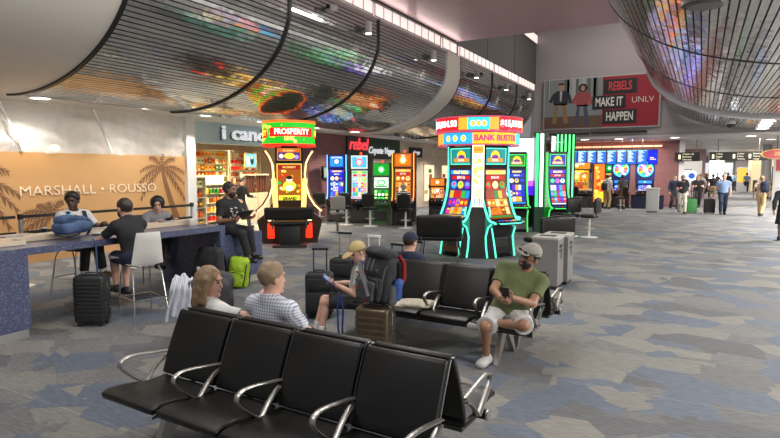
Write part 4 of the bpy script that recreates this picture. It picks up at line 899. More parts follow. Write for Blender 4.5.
for q in (1,-1): MB().tube([(q*.415,-.82,.02),(q*.36,-.82,.4),(q*.29,-.82,.8),(q*.25,-.82,1.14)],.020,G('5cecc8',1.7),8,up=(0,1,0)).build('light_strip',None,t)
s=MB(); s.box((0,-.42,1.3),(.34,.70,2.4),GLOSS); s.box((0,0,2.6),(.5,.5,.5),GLOSS); s.build('column',None,t,smooth=False)
S=Screen([(-.80,1.14),(-.78,2.50)],.26); S.rect(-.5,0,.5,1,G('fff4d8',2.2)); S.rect(-.42,.86,.42,.98,G('ffb040',1.2)); S.text('BONUS',0,.92,.07,G('d02020',1.2),.8); S.rect(-.3,.05,.3,.30,G('ffe9a0',1.6)); [S.disc(random.uniform(-.3,.3),random.uniform(.3,.82),random.uniform(.03,.06),G(random.choice(('ffd860','ffe8b0','ffc040')),1.8),n=8) for _ in range(14)]; [S.rect(-.3+.2*k,.02,-.2+.2*k,.14,G('60a0ff',1.0)) for k in range(4)]; S.done('column_screen',t)
def ring(r,z0,z1,items,name,base,n=64):
    s=MB(); s.lathe([(r-.12,0),(r,0),(r,z1-z0),(r-.12,z1-z0)],base,n,(0,0,z0)); o=s.build(name,None,t)
    s=MB()
    for k in range(len(items)):
        th0,th1,col,txt,tcol=items[k]
        rows=[[PLY(R(th0)+(R(th1)-R(th0))*i/10,r+.006,z) for z in (z0+.02,z1-.02)] for i in range(11)]; s.grid(rows,G(col,1.5))
        if txt=='*':
            for j in range(3):
                a=R(th0+(th1-th0)*(j+1)/4); 
                for rr_,c in ((.07,'ffffff'),(.05,'ff9a20'),(.025,'ffe040')):
                    vs=[s.bm.verts.new(PLY(a+math.cos(2*PI*i/10)*rr_/r*(.9),r+.012+(.07-rr_)*.1,(z0+z1)/2+math.sin(2*PI*i/10)*rr_)) for i in range(10)]; f=s.bm.faces.new(vs); f.material_index=s.mi(G(c,1.3))
        elif txt:
            b=MB(); text_bm(b,txt,Matrix(),(z1-z0)*.62,G(tcol,2.0),.004,.95,bold=.006); me=bpy.data.meshes.new('x'); 
            for v in b.bm.verts: v.co=PLY(R((th0+th1)/2)+v.co.x/r,r+.014+v.co.z,(z0+z1)/2+v.co.y)
            b.bm.to_mesh(me); b.bm.free(); n0=len(s.bm.faces); s.bm.from_mesh(me); s.bm.faces.ensure_lookup_table(); i=s.mi(G(tcol,2.0))
            for f in s.bm.faces[n0:]: f.material_index=i
            bpy.data.meshes.remove(me)
    s.build('ring_display',None,o,smooth=False); 
    for z in (z0,z1): MB().lathe([(r-.01,-.012),(r+.02,-.012),(r+.02,.012),(r-.01,.012)],G('d8506a',.9),n,(0,0,z)).build('rim_light',None,o)
ring(.98,2.80,3.10,[(-95,-76,'30b0e0',None,''),(-76,-26,'c01a28','$15,064.93','ffffff'),(-26,-14,'ff9a30',None,''),(-14,14,'38c0e8','*',''),(14,26,'ff9a30',None,''),(26,76,'c01a28','$15,064.93','ffffff'),(76,95,'ff9a20',None,''),(95,180,'c01a28',None,''),(180,265,'38c0e8',None,'')],'upper_ring',GLOSS)
ring(.92,2.50,2.78,[(-95,-58,'ff9a30',None,''),(-58,-8,'2a9be0','*',''),(-8,62,'ffb020','BANK BUSTER','c02060'),(62,95,'38c0e8',None,''),(95,265,'2a9be0',None,'')],'lower_ring',GLOSS)
# prosperity machine
PX=(-9.74,12.03); PT=R(38)
t=thing('slot_machine','amber slot machine under a big round green sign, before the candy shop','slot machine',(*PX,0),PT)
s=MB(); s.prism([(-.72,0),(.72,0),(.86,.62),(.62,.80),(.40,1.15),(-.40,1.15),(-.62,.80),(-.86,.62)],.6,mat('dark_amber_body',(.05,.022,.012),.3)); s.build('base_cabinet',None,t,smooth=False)
bx(MB(),-.36,.36,-.25,.3,1.1,2.55).build('cabinet',GLOSS,t,smooth=False)
S=Screen([(-.262,1.0),(-.262,2.12)],.66); S.rect(-.5,0,.5,1,G('ffcc50',1.2)); S.rect(-.46,.02,.46,.98,G('b06018',.8)); slot_r=random.Random(5)
S.rect(-.44,.86,.44,.96,G('a01818',1.0)); S.text('PROSPERITY',0,.91,.075,G('ffe070',1.6),.85)
for k in range(26): S.disc(slot_r.uniform(-.42,.42),slot_r.uniform(.28,.84),slot_r.uniform(.03,.05),G(slot_r.choice(('30b040','ffd040','d02a1a','ffe890','ff8a1a')),1.2),n=8)
S.disc(0,.47,.17,G('f8d040',1.5),ry=.14,n=18); S.disc(0,.62,.085,G('f4d8c0',1.2),n=16); S.disc(0,.67,.085,G('30201a',.6),ry=.05,n=12); S.disc(0,.42,.10,G('ffffff',1.3),ry=.07,n=10)
S.rect(-.42,.05,.42,.25,G('e8e040',1.3)); S.text('GRAND',0,.17,.11,G('301010',.6),.95,bold=.006); [S.disc(-.35+.14*k,.08,.03,G(('ff4030','30a040')[k%2],1.2),n=6) for k in range(6)]; S.done('main_screen',t)
S=Screen([(-.262,2.20),(-.262,2.52)],.62); S.rect(-.5,0,.5,1,G('d89020',1.0)); S.rect(-.46,.06,.46,.94,G('5a3a80',.8)); S.rect(-.44,.68,.44,.92,G('e06010',1.2)); S.text('PROSPERITY',0,.80,.06,G('fff0a0',1.6),.95); S.disc(.02,.38,.14,G('ffd830',1.5),ry=.08,n=14); S.disc(-.32,.36,.06,G('ffffff',1.2),n=8); S.disc(.32,.3,.06,G('c0a0ff',1.0),n=6); S.done('top_screen',t)
for q in (1,-1):
    arc=[(q*.62,-.20,2.45),(q*.52,-.24,2.30),(q*.44,-.28,2.12),(q*.41,-.29,1.85),(q*.43,-.30,1.55),(q*.52,-.31,1.25),(q*.66,-.32,1.02),(q*.84,-.32,.86)]
    MB().tube(arc,.022,G('ffd890',2.6),8,up=(0,1,0)).build('light_strip',None,t); MB().tube([(x+q*.045,y+.01,z) for x,y,z in arc],.030,mat('bronze_edge',(.30,.12,.06),.3,.7),8,up=(0,1,0)).build('wing',None,t)
    MB().box((q*.385,-.305,1.30),(.13,.03,.85),G('ffcf70',1.9),bev=.01,rot=(0,q*.06,0)).build('side_lamp',None,t)
    MB().box((q*.50,-.325,.66),(.15,.03,.12),G('ffd0a0',2.4),bev=.01).build('side_lamp',None,t); MB().box((q*.50,-.32,.34),(.17,.03,.40),G('ff3018',2.0),bev=.01).build('red_lamp',None,t)
s=MB(); s.box((0,-.40,.86),(1.0,.40,.10),GLOSS,bev=.03); d=s.build('button_deck',None,t)
MB().box((0,-.50,.735),(.72,.06,.03),G('ffb040',1.6)).build('deck_light',None,d)
t2=thing('slot_sign','round green drum sign with red and gold trim over the amber slot machine','sign',(PX[0],PX[1],0),PT)
s=MB(); s.lathe([(0,0),(.69,0),(.69,.60),(0,.60)],mat('drum_green',(.02,.10,.03),.4),48,(0,0,2.60)); drum=s.build('drum',None,t2)
for z,c in ((2.60,'e02818'),(3.20,'e86020')): MB().lathe([(.68,-.03),(.715,-.03),(.715,.03),(.68,.03)],G(c,1.8),48,(0,0,z)).build('rim_light',None,t2)
s=MB(); rr=random.Random(9); s.grid([[PLY(2*PI*i/48,.694,z) for z in (2.62,3.18)] for i in range(48)],G('22b428',1.3),close_u=True)
for txt,a0,zz,sz,c in (('PROSPERITY',8,2.93,.20,'ffe8d0'),('LINK',2,2.76,.14,'ffe070'),('PR',78,2.9,.2,'ffd040'),('TY',-62,2.9,.2,'ffd040')):
    if len(txt)>4 or len(txt)==2:
        wd=len(txt)*.062 ; rows=[[PLY(R(a0)-1*(wd/.69)+(2*wd/.69)*i/12,.700,zz+sz*(.55 if z else -.6)) for z in (0,1)] for i in range(13)]; s.grid(rows,G('d81818',1.4))
    b=MB(); text_bm(b,txt,Matrix(),sz,None,.004,.85,bold=.006)
    me=bpy.data.meshes.new('x')
    for v in b.bm.verts: v.co=PLY(R(a0)+v.co.x/.69,.712+v.co.z,zz+v.co.y)
    b.bm.to_mesh(me); b.bm.free(); n0=len(s.bm.faces); s.bm.from_mesh(me); s.bm.faces.ensure_lookup_table(); i=s.mi(G(c,1.8))
    for f in s.bm.faces[n0:]: f.material_index=i
    bpy.data.meshes.remove(me)
for k in range(60):
    a=rr.uniform(-95,-25) if rr.random()<.6 else rr.uniform(-95,95); z=rr.uniform(2.68,3.12); r_=rr.uniform(.015,.05); a=-abs(a) if k%2 else a
    vs=[s.bm.verts.new(PLY(R(a)+math.cos(2*PI*i/8)*r_/.69,.697,z+math.sin(2*PI*i/8)*r_)) for i in range(8)]; s.bm.faces.new(vs).material_index=s.mi(G(rr.choice(('ffe040','d8e848','fff080','90e050')),1.6))
s.build('drum_display',None,drum,smooth=False); MB().cyl((0,0,2.53),(0,0,2.62),.22,None,GLOSS).build('neck',None,t2)
t=thing('slot_bench','black double slot seat with rounded back, pulled up to the amber slot machine','seat',wpos(PX,PT,.98),PT)
SDF().box((0,-.16,.86),(1.24,.12,.32),.055,.02).mesh(.02,'backrest',VINYL,t); SDF().box((0,.06,.60),(1.0,.44,.11),.05,.02).mesh(.02,'seat',VINYL,t)
s=MB(); s.box((0,.1,.29),(.5,.30,.54),BLKP,bev=.02); s.build('pedestal',None,t); MB().box((0,-.02,.035),(.86,.5,.05),BLKP,bev=.02).build('base',None,t)
for q in (1,-1): MB().box((q*.42,-.15,.64),(.05,.05,.34),DALU,bev=.01).build('back_bracket',None,t)
# classic upright machines
def upright(label,loc,rz,w,hh,pal,seed,bg,led=None,top=.38,title=None,group=None,twin=False,body=None,curve=True,cand=False):
    t=thing('slot_machine',label,'slot machine',loc,rz,group); z1=hh-top-.04; b=body or GLOSS
    prof=[(.34,0),(-.30,0),(-.30,.60),(-.46,.72),(-.46,.80),(-.26,.88),(-.20,1.0),(-.16,z1-.1),(-.18,z1),(-.20,z1+.02),(-.20,hh),(.34,hh)]
    MB().prism(prof,w,b,XY).build('cabinet',None,t,smooth=False)
    S=Screen([(-.268,.90),(-.206,1.0),(-.166,z1-.1),(-.184,z1-.01)],w*.80)
    if twin:
        S.rect(-.5,0,.5,1,G('303038',.6)); S.rect(-.48,.02,.48,.45,G(bg,1.0)); S.rect(-.48,.52,.48,.98,G('f0f4f0',1.1)); rr=random.Random(seed)
        for i in range(3):
            for j in range(4): S.disc(-.36+.24*j,.10+.13*i,w*.07,G(rr.choice(PALS[pal]),1.3),n=8)
        S.disc(0,.75,w*.22,G(PALS[pal][0],1.1),ry=.10,n=16); S.disc(0,.75,w*.15,G('ffffff',1.2),ry=.06,n=12); S.rect(-.4,.56,.4,.62,G(PALS[pal][1],1.0))
    else: slot_art(S,pal,seed,bg,title,st=1.25)
    S.done('main_screen',t)
    S=Screen([(-.205,z1+.05),(-.205,hh-.02)],w*.84); rr=random.Random(seed+50); S.rect(-.5,0,.5,1,G(bg,.9)); S.rect(-.42,.12,.42,.88,G(PALS[pal][1],1.0)); S.disc(0,.5,top*.30,G(PALS[pal][0],1.5),n=14,star=.75); S.disc(0,.5,top*.17,G('ffffff',1.4),n=10)
    if title: S.text(title,0,.82,w*.13,G('ffffff',1.6),.85)
    S.done('top_screen',t)
    s=MB(); s.box((0,-.37,.83),(w*.94,.20,.03),GLOSS,bev=.008,rot=(-.3,0,0)); d=s.build('button_deck',None,t)
    for i in range(4): MB().cyl((-w*.3+w*.2*i,-.40,.825),(-w*.3+w*.2*i,-.405,.852),.024,None,G(('ff4040','ffd040','4080ff','ffffff')[i],1.4),10).build('button',None,d)
    if led:
        for q in (1,-1): MB().tube([(q*(w/2+.012),y-.01,z) for y,z in ((-.19,hh),(-.19,z1),(-.16,z1-.1),(-.20,1.0),(-.28,.88))],.018,G(led,2.6),6,up=(1,0,0)).build('light_strip',None,t)
    if cand: MB().cyl((0,0,hh),(0,0,hh+.10),.045,None,G('ff5030',1.6),12).build('candle_light',None,t)
    MB().box((0,-.305,.30),(w*.7,.02,.36),DARK,bev=.006).build('belly_door',None,t,smooth=False)
    return t
upright('tall blue slot machine with blue light edges, leftmost by the brick wall',(-12.02,17.75,0),R(14),.72,2.52,'blue',21,'1028a0','60b0ff',.5,'LIGHTNING')
upright('slot machine with white flower emblem on top, right of the tall blue one',(-11.02,17.75,0),R(14),.76,2.50,'mix',22,'e0e8e8',None,.52,'STAR',cand=True)
upright('green slot machine with twin screens and red candle light, in the bank by the wall',(-10.10,17.75,0),R(14),.70,2.20,'green',23,'30a040',None,.45,None,twin=True,cand=True,body=mat('green_cab',(.05,.12,.05),.3))
upright('amber slot machine with bare top picture, rightmost of the bank by the wall',(-9.22,17.75,0),R(14),.74,2.55,'amber',24,'c06020','ff9030',.5,'FIRE',cand=True)
upright('small slot machine with white and orange screen behind the striped player',(-8.75,19.6,0),R(20),.62,1.65,'amber',26,'e08030',None,.3)
upright('red slot machine cabinet beside the small white-screened one',(-7.95,19.9,0),R(24),.55,1.55,'gold',27,'a02010',None,.3,body=mat('red_cab',(.30,.03,.03),.3))
# stools
def stool(label,loc,rz,m=VINYL,group=None,arms=False,pm=None,base='disc',bm2=None):
    """seat faces -Y; its back is at +Y"""
    t=thing('slot_stool',label,'stool',loc,rz,group)
    SDF().box((0,0,.62),(.44,.42,.10),.045,.02).mesh(.022,'seat',bm2 or m,t); SDF().box((0,.23,.93),(.46,.08,.42),.036,.02).ell((0,.235,.96),(.22,.05,.22),.03).mesh(.022,'backrest',m,t)
    MB().cyl((0,0,.03),(0,0,.58),.032,None,pm or mat('pale_post',(.62,.60,.58),.4),14).build('post',None,t); MB().lathe([(0,0),(.24,0),(.24,.014),(.05,.035),(0,.035)],pm or mat('pale_post'),24).build('base',None,t)
    MB().box((0,.20,.72),(.10,.03,.16),BLKP,bev=.01).build('back_bracket',None,t); MB().lathe([(.15,.26),(.165,.26),(.165,.285),(.15,.285)],STEEL,20).build('foot_ring',None,t)
    return t
GRYV=mat('grey_vinyl',(.23,.22,.20),.4)
stool('black slot stool in front of the white flower slot machine',(-11.02,16.75,0),PI+.25); stool('black slot stool in front of the green twin-screen machine',(-10.03,16.75,0),PI+.2)
stool('black slot stool under the player in the striped top',(-8.62,16.70,0),PI+.2); stool('dark slot stool beside the amber drum machine, in front of the blue machine',(-12.0,16.5,0),PI+.5)
stool('grey-backed slot stool turned aside, right of the amber drum machine',(-9.98,14.65,0),-PI/2-.9,GRYV,pm=DALU)
# padded club chairs round the carousel
def club(label,loc,rz):
    t=thing('slot_chair',label,'chair',loc,rz)
    S=SDF(); S.box((0,.24,.79),(.96,.09,.44),.05,.02).ell((0,.25,.82),(.47,.06,.22),.03); S.mesh(.02,'backrest',VINYL,t); SDF().box((0,-.02,.52),(.96,.50,.11),.05,.02).mesh(.02,'seat',VINYL,t)
    for q in (1,-1):
        for y in (-.20,.18): MB().tube([(q*.36,y,.50),(q*.42,y*1.35,.02)],.016,DALU,8).build('leg',None,t)
        MB().tube([(q*.38,.22,.48),(q*.40,.25,.78)],.016,DALU,8).build('back_bracket',None,t)
    return t
club('wide black slot chair before the left machine of the teal carousel',(-4.82,10.95,0),PI+.30); club('wide black slot chair before the right machine of the teal carousel',(-2.72,11.75,0),KT+R(44)+PI-.1)
# green striped group further back
GX=(-4.3,18.4)
curved_machine('green-lit curved slot machine below the striped green panel',(-3.95,17.85,0),R(34),'40e060','mix',31,'203890','DRAGON',None,tb='3040c0',w=.62,logo='DRAGON')
curved_machine('green-lit curved slot machine partly hidden behind the right of the carousel',(-5.15,17.6,0),R(28),'40e060','blue',33,'203060','DRAGON',None,tb='208040',w=.62,logo='DRAGON')
t=thing('light_panel','tall black panel with vertical glowing green stripes','sign',(-3.86,18.65,0),R(22)); bx(MB(),-.30,.31,0,.25,0,3.14).build('panel',GLOSS,t,smooth=False)
for k in range(5): bx(MB(),-.27+.122*k,-.225+.122*k,-.02,0,.75,3.08).build('light_strip',G('60ff90',2.2),t,smooth=False)
t=thing('light_panel','narrow dark column edged with green light, left of the striped panel','sign',(-4.42,17.75,0),R(22)); bx(MB(),-.16,.16,0,.5,0,3.12).build('panel',mat('dark_green_col',(.02,.06,.035),.3),t,smooth=False); 
bx(MB(),-.15,-.07,-.02,0,.8,3.08).build('light_strip',G('40ff80',2.0),t,smooth=False); bx(MB(),-.02,.08,-.02,0,.8,3.08).build('light_strip',G('f0fff8',2.2),t,smooth=False)
t=thing('display_board','white display board with purple foot beside the green column','sign',(-5.40,18.9,0),R(22)); S=Screen([(-.01,1.1),(-.01,3.02)],.95); bx(MB(),-.5,.5,0,.15,0,3.05).build('board',GLOSS,t,smooth=False); S.rect(-.5,0,.5,1,G('f4f8ff',1.6)); S.rect(-.5,0,.5,.16,G('5020e0',1.5)); S.rect(-.5,.16,.5,.26,G('c060f0',1.4)); [S.disc(random.uniform(-.4,.4),random.uniform(.4,.9),.04,G(random.choice(('ff4060','40c080','ffb040')),1.3),n=8) for _ in range(9)]; S.done('display',t)
t=thing('display_board','white glowing board between the green column and the striped panel','sign',(-4.05,18.9,0),R(22)); S=Screen([(-.01,2.35),(-.01,3.05)],.62); bx(MB(),-.32,.32,0,.12,0,3.1).build('board',GLOSS,t,smooth=False); S.rect(-.5,0,.5,1,G('f0fff8',1.7)); S.rect(-.4,.2,.4,.35,G('60c8a0',1.3)); S.done('display',t)
stool('black slot stool with back at the end of the green-lit machines',(-2.80,17.05,0),-PI/2-.2); stool('black slot stool tucked in front of the green-lit curved machine',(-3.35,17.1,0),PI+.6)
# ---------------------------------------------------------------- gold hoarding and plastic sheet
def YZ(x,y,z): return frame((x,y,z),(0,1,0),(0,0,1))   # plane facing +X: right is +Y
GOLD=noisy('gold_hoarding',(.50,.27,.10),(.54,.32,.14),.5,.6); PALM=mat('palm_print',(.20,.095,.04),.7)
t=thing('hoarding','gold printed hoarding with palm trees and white lettering, behind the counter','hoarding',(0,0,0))
bx(MB(),-12.45,-12.3,2,10.75,0,2.32).build('panel',GOLD,t,smooth=False)
s=MB(); text_bm(s,'MARSHALL \u2022 ROUSSO',YZ(-12.285,8.13,1.50),.30,mat('cream_letters',(.80,.66,.48),.5),.006,1.16,bold=-.003); s.build('lettering',None,t,smooth=False)
def palm(y,z,r,n,trunk,seed,zb=0):
    rr=random.Random(seed); s=MB()
    for k in range(n):
        a=-PI*.18+PI*1.36*k/(n-1)+rr.uniform(-.1,.1); L=r*rr.uniform(.8,1.05); pts=[]
        for i in range(9):
            q=i/8; px=math.cos(a)*L*q; pz=math.sin(a)*L*q-.55*L*q*q; pts.append(Vector((0,px,pz)))
        for i in range(1,9):
            d=(pts[i]-pts[i-1]).normalized(); nn=Vector((0,-d.z,d.y)); lw=.30*L*(1-abs(i/8-.45))*.8
            for sg in (1,-1):
                p0=pts[i-1]; p1=pts[i]; tip=pts[i]+nn*sg*lw*.6+d*lw*.5+Vector((0,0,-lw*.35))
                s.bm.faces.new([s.bm.verts.new(Vector((-12.292-.0005*(k%5),y,z))+p) for p in (p0,p1,tip)])
    if trunk:
        tr=[(0,0),(.10,-.4),(.26,-.9),(.5,-1.5),(.62,-1.8)]; rows=[[Vector((-12.291,y+a-.05-.02*i,z+b)),Vector((-12.291,y+a+.05+.02*i,z+b))] for i,(a,b) in enumerate(tr) if z+b>.02]; s.grid(rows)
    s.build('palm_print',PALM,t,smooth=False)
palm(5.55,1.75,1.05,11,False,4); palm(7.1,.95,.85,11,False,5); palm(10.0,2.0,.80,9,True,6)
PLAS=noisy('plastic_sheet',(.80,.79,.77),(.70,.69,.67),3,.26,bump=1.0,bscale=10,stretch=(1,2.2,.8))
N,L,b=nodes(PLAS); tr=N.new('ShaderNodeBsdfTranslucent'); tr.inputs[0].default_value=(.85,.83,.80,1); mx=N.new('ShaderNodeMixShader'); mx.inputs[0].default_value=.32; tp=N.new('ShaderNodeBsdfTransparent'); m2=N.new('ShaderNodeMixShader'); m2.inputs[0].default_value=.38
L.new(b.outputs[0],mx.inputs[1]); L.new(tr.outputs[0],mx.inputs[2]); L.new(mx.outputs[0],m2.inputs[1]); L.new(tp.outputs[0],m2.inputs[2]); L.new(m2.outputs[0],N['Material Output'].inputs[0])
t=thing('work_lamp','warm work lamp glowing behind the plastic sheet at left','lamp',(-12.9,7.6,2.45)); MB().ball((0,0,0),(.06,.10,.07),glow((1,.72,.25),9.0)).build('bulb',None,t); MB().cyl((0,0,.05),(0,0,.93),.012,None,BLKP).build('cord',None,t)
for y in (4.5,7.0,9.5): area('sheet_backlight',(-13.2,y,3.3),.5,26,(1,.95,.88))  # unseen area lights added to brighten the plastic from behind
rows=[]
for i in range(60):
    y=2+8.9*i/59; rows.append([(-12.33+.05*math.sin(i*1.7+j*.9)*(1-j/14)+.03*math.sin(i*.6+j*1.3),y,2.30+1.07*j/14) for j in range(15)])
setp(MB().grid(rows,PLAS).build('plastic_sheet',None),'wrinkled clear plastic sheet hung above the gold hoarding','plastic sheet')
for y,l in ((6.35,'slanting white stud behind the plastic sheet, left one'),(8.35,'slanting white stud behind the plastic sheet, right one')):
    s=MB(); s.box((-12.24,y,2.85),(.03,.05,1.05),mat('white_stud',(.92,.91,.90),.5),rot=(.42,0,0)); setp(s.build('stud',None,smooth=False),l,'stud')
trim(bx(MB(),-12.5,-12.2,10.75,11.05,0,3.38),mat('white_post',(.70,.70,.68),.5),smooth=False)
# ---------------------------------------------------------------- candy shop
structure('wall_left',bx(MB(),-13.2,-13,11.05,16.6,2.75,3.45),mat('shop_sign_band',(.52,.63,.68),.5),smooth=False)
trim(bx(MB(),-13.12,-13.0,11.3,11.75,0,2.75),mat('teal_stripe_post',(.10,.25,.22),.5),smooth=False)
SHF=mat('cream_shelf',(.72,.64,.46),.5)
t=thing('shop_sign','white block letters of the candy shop sign on the blue-grey band','sign',(0,0,0))
s=MB(); text_bm(s,'i candy',YZ(-12.99,13.90,3.06),.60,mat('shadow_grey',(.10,.12,.13),.5),.02,1.42,bold=.012); s.build('letter_shadow',None,t,smooth=False)  # offset dark copy of the letters, painted in as their shadow
s=MB(); text_bm(s,'i candy',YZ(-12.93,13.95,3.09),.60,mat('white_letters',(.85,.85,.88),.4,emit=(.9,.93,1),es=.45),.03,1.42,bold=.010); s.build('lettering',None,t,smooth=False)
structure('ceiling',bx(MB(),-18.8,-13.2,11.05,20,3.3,3.44),WHITE,smooth=False)
structure('wall_left',bx(MB(),-18.8,-13.2,20,20.1,0,3.44),CREAM,smooth=False); structure('wall_left',bx(MB(),-18.8,-13.2,11.0,11.1,0,3.44),CREAM,smooth=False)
def shelf(label,loc,rz,w,hh,d,n,back=True):
    t=thing('shop_shelf',label,'shelf',loc,rz)
    if back: bx(MB(),-w/2,w/2,d-.03,d,0,hh).build('back_panel',SHF,t,smooth=False)
    for q in (1,-1): bx(MB(),q*w/2-.02,q*w/2+.02,0,d,0,hh).build('side_panel',SHF,t,smooth=False)
    for k in range(n): bx(MB(),-w/2,w/2,0,d,.12+(hh-.14)*k/(n-1)-.015,.12+(hh-.14)*k/(n-1)).build('shelf_board',SHF,t,smooth=False)
    return t
CANDY=['d83020','e8b820','f0e0b0','b05020','3a7a30','e87820','f0f0e8','8a2040','d8c060','70381a']
cm=[mat('candy_'+c,tuple((int(c[i:i+2],16)/255)**2.2 for i in (0,2,4)),.4) for c in CANDY]
protos=[]
def candy(proto,loc,rz,lab,grp):
    if proto not in [p[0] for p in protos]:
        kind,c=proto
        s=MB()
        if kind=='box': s.box((0,0,.10),(.15,.07,.20),cm[c],bev=.006); s.box((0,-.036,.11),(.10,.004,.08),cm[(c+2)%10])
        elif kind=='bag': s.box((0,0,.10),(.17,.06,.19),cm[c],bev=.025); s.box((0,0,.205),(.15,.012,.025),cm[(c+4)%10])
        else: s.cyl((0,0,0),(0,0,.17),.068,None,cm[c],12); s.cyl((0,0,.17),(0,0,.195),.06,None,cm[6],12)
        o=s.build({'box':'candy_box','bag':'candy_bag','jar':'candy_jar'}[kind],None,smooth=False); protos.append((proto,o))
    else:
        o=[p[1] for p in protos if p[0]==proto][0].copy(); COL.objects.link(o)
    o.location=loc; o.rotation_euler=(0,0,rz); setp(o,lab,'candy',grp)
def fill(loc,rz,w,hh,d,n,kind,lab,grp,step=.19,seed=1):
    rr=random.Random(seed); c,sn=math.cos(rz),math.sin(rz)
    for k in range(n-1):
        z=loc[2]+.12+(hh-.14)*k/(n-1); base=rr.randrange(10); m=int((w-.1)/step)
        for i in range(m):
            x=-w/2+.05+(w-.1)*(i+.5)/m; y=d*.35
            candy((kind,(base+(i//3)*3)%10 if rr.random()<.8 else rr.randrange(10)),(loc[0]+c*x-sn*y,loc[1]+sn*x+c*y,z),rz,lab,grp)
# shelves: back wall (faces +X) and one facing the hall edge
for i,(y,n) in enumerate(((14.2,9),(16.1,9),(18.0,9))):
    shelf(('left','middle','right')[i]+' cream wall shelf full of sweets at the back of the candy shop',(-16.9,y,0),PI/2,1.8,2.75,.38,11)
    fill((-16.9,y,0),PI/2,1.8,2.75,.38,11,('bag','box','jar')[i],'packet of sweets on the candy shop wall shelves','sweets on the wall shelves',.175,i)
shelf('low white shelf rack of packets at the left side of the candy shop door',(-13.75,12.35,0),PI/2,.95,1.75,.36,6); fill((-13.75,12.35,0),PI/2,.95,1.75,.36,6,'box','packet of sweets on the rack by the candy shop door','sweets on the rack by the door',.15,7)
shelf('lit cream display shelf in the middle of the candy shop',(-15.3,14.6,0),PI/2,1.3,1.45,.4,5); fill((-15.3,14.6,0),PI/2,1.3,1.45,.4,5,'jar','jar of sweets on the lit display in the shop middle','sweets on the lit display',.17,9)
t=thing('lamp_box','white glowing lamp box on the display shelf in the candy shop','lamp',(-15.25,14.6,1.47)); MB().box((-.15,0,.14),(.25,1.0,.26),G('fff0c8',3.0),bev=.01).build('diffuser',None,t); MB().box((-.15,0,.28),(.28,1.04,.03),SHF).build('cap_panel',None,t)
for i,y in enumerate((15.25,15.9)):
    t=thing('dispenser_rack','dark rack of tall sweet dispensers in the shop, '+('left one' if i==0 else 'right one'),'dispenser',(-14.6,y+.6,0),PI/2)
    bx(MB(),-.3,.3,0,.4,0,1.1).build('base_cabinet',SHF,t,smooth=False)
    for k in range(4): MB().cyl((-.22+.147*k,.12,1.1),(-.22+.147*k,.12,1.75),.055,None,mat('choc_tube',(.12,.05,.03),.25),10).build('tube',None,t)
    bx(MB(),-.3,.3,.02,.24,1.75,1.80).build('top_board',SHF,t,smooth=False)
t=thing('wall_screen','small framed screen with a picture on the candy shop shelf','screen',(-14.55,15.75,2.0)); MB().box((0,0,.30),(.05,.62,.56),mat('gilt_frame',(.45,.32,.10),.4),bev=.01).build('frame',None,t); S=Screen([(0,.06),(0,.54)],.52); S.rect(-.5,0,.5,1,G('70c8d8',1.1)); S.disc(.08,.5,.10,G('203040',.7),ry=.16,n=12); S.disc(.08,.72,.06,G('f0d0c0',1.0),n=10); S.rect(-.4,.1,-.15,.8,G('e0f4f0',1.2)); o=S.done('screen',t); o.rotation_euler=(0,0,PI/2); o.location=(.03,0,0)
person('man in dark clothes walking inside the candy shop',(-13.55,14.15,0),R(100),h=.022,pel=(0,0,.92),lean=6,head=(10,10,0),LH=(.16,-.42,1.05),RH=(-.24,-.10,.95),LF=(.09,-.26,.09),RF=(-.09,.26,.12),shirt=C_BLK,sleeve=1.9,pants=C_CHA,shoe=C_SHO,hair=H_BLK)
# ---------------------------------------------------------------- further shops on the left
t=thing('shop_sign','red and white script letters of the shop sign on the dark green band','sign',(0,0,0)); bx(MB(),-13,-12.92,19.75,24.4,2.45,3.42).build('board',mat('dark_green',(.022,.045,.025),.5),t,smooth=False)
s=MB(); text_bm(s,'rebel',YZ(-12.88,20.55,3.03),.72,mat('red_sign',(.8,.05,.06),.4,emit=(1,.06,.08),es=.8),.03,1.0,bold=.004,shear=.25); s.build('lettering',None,t,smooth=False)
s=MB(); text_bm(s,'Coyote Vegas',YZ(-12.88,22.55,2.82),.42,mat('white_letters'),.02,1.0,bold=.006,shear=.3); s.build('lettering',None,t,smooth=False)
t=thing('shop_sign','small black plate sign on the cream shopfront','sign',(0,0,0)); bx(MB(),-13,-12.9,25.5,26.9,2.6,3.1).build('plate',BLKP,t,smooth=False); s=MB(); text_bm(s,'shops',YZ(-12.89,26.2,2.85),.30,mat('white_letters'),.01,1.1); s.build('lettering',None,t,smooth=False)
t=thing('shop_sign','pale script letters on the cream shopfront','sign',(0,0,0)); s=MB(); text_bm(s,'Marche',YZ(-12.97,29.2,2.95),.6,mat('pale_letters',(.75,.68,.58),.4),.02,1.0,shear=.3); s.build('lettering',None,t,smooth=False)
for k,(y,l) in enumerate(((27.9,'left'),(30.2,'right'))):
    t=thing('shop_window','tall lit display window of the cream shopfront, '+l+' one','window',(-12.99,y,0)); bx(MB(),-.02,.03,-.7,.7,.2,2.3).build('frame',mat('pale_wood'),t,smooth=False); bx(MB(),.03,.04,-.6,.6,.3,2.2).build('lit_pane',G('ffe2b8',1.1),t,smooth=False)
    rr=random.Random(k)
    for j in range(6): MB().box((.07,rr.uniform(-.5,.5),.5+.28*j),(.05,.3,.2),cm[rr.randrange(10)],bev=.01).build('poster',None,t,smooth=False)
t=thing('wall_screen','small screen on the plum brick wall behind the machines','screen',(-12.95,18.35,1.85)); MB().box((0,0,0),(.08,.7,.48),BLKP,bev=.01).build('case',None,t); S=Screen([(0,-.2),(0,.2)],.6); S.rect(-.5,0,.5,1,G('88a890',.8)); S.rect(-.4,.2,.1,.8,G('c0b070',.8)); o=S.done('screen',t); o.rotation_euler=(0,0,PI/2); o.location=(.042,0,0)
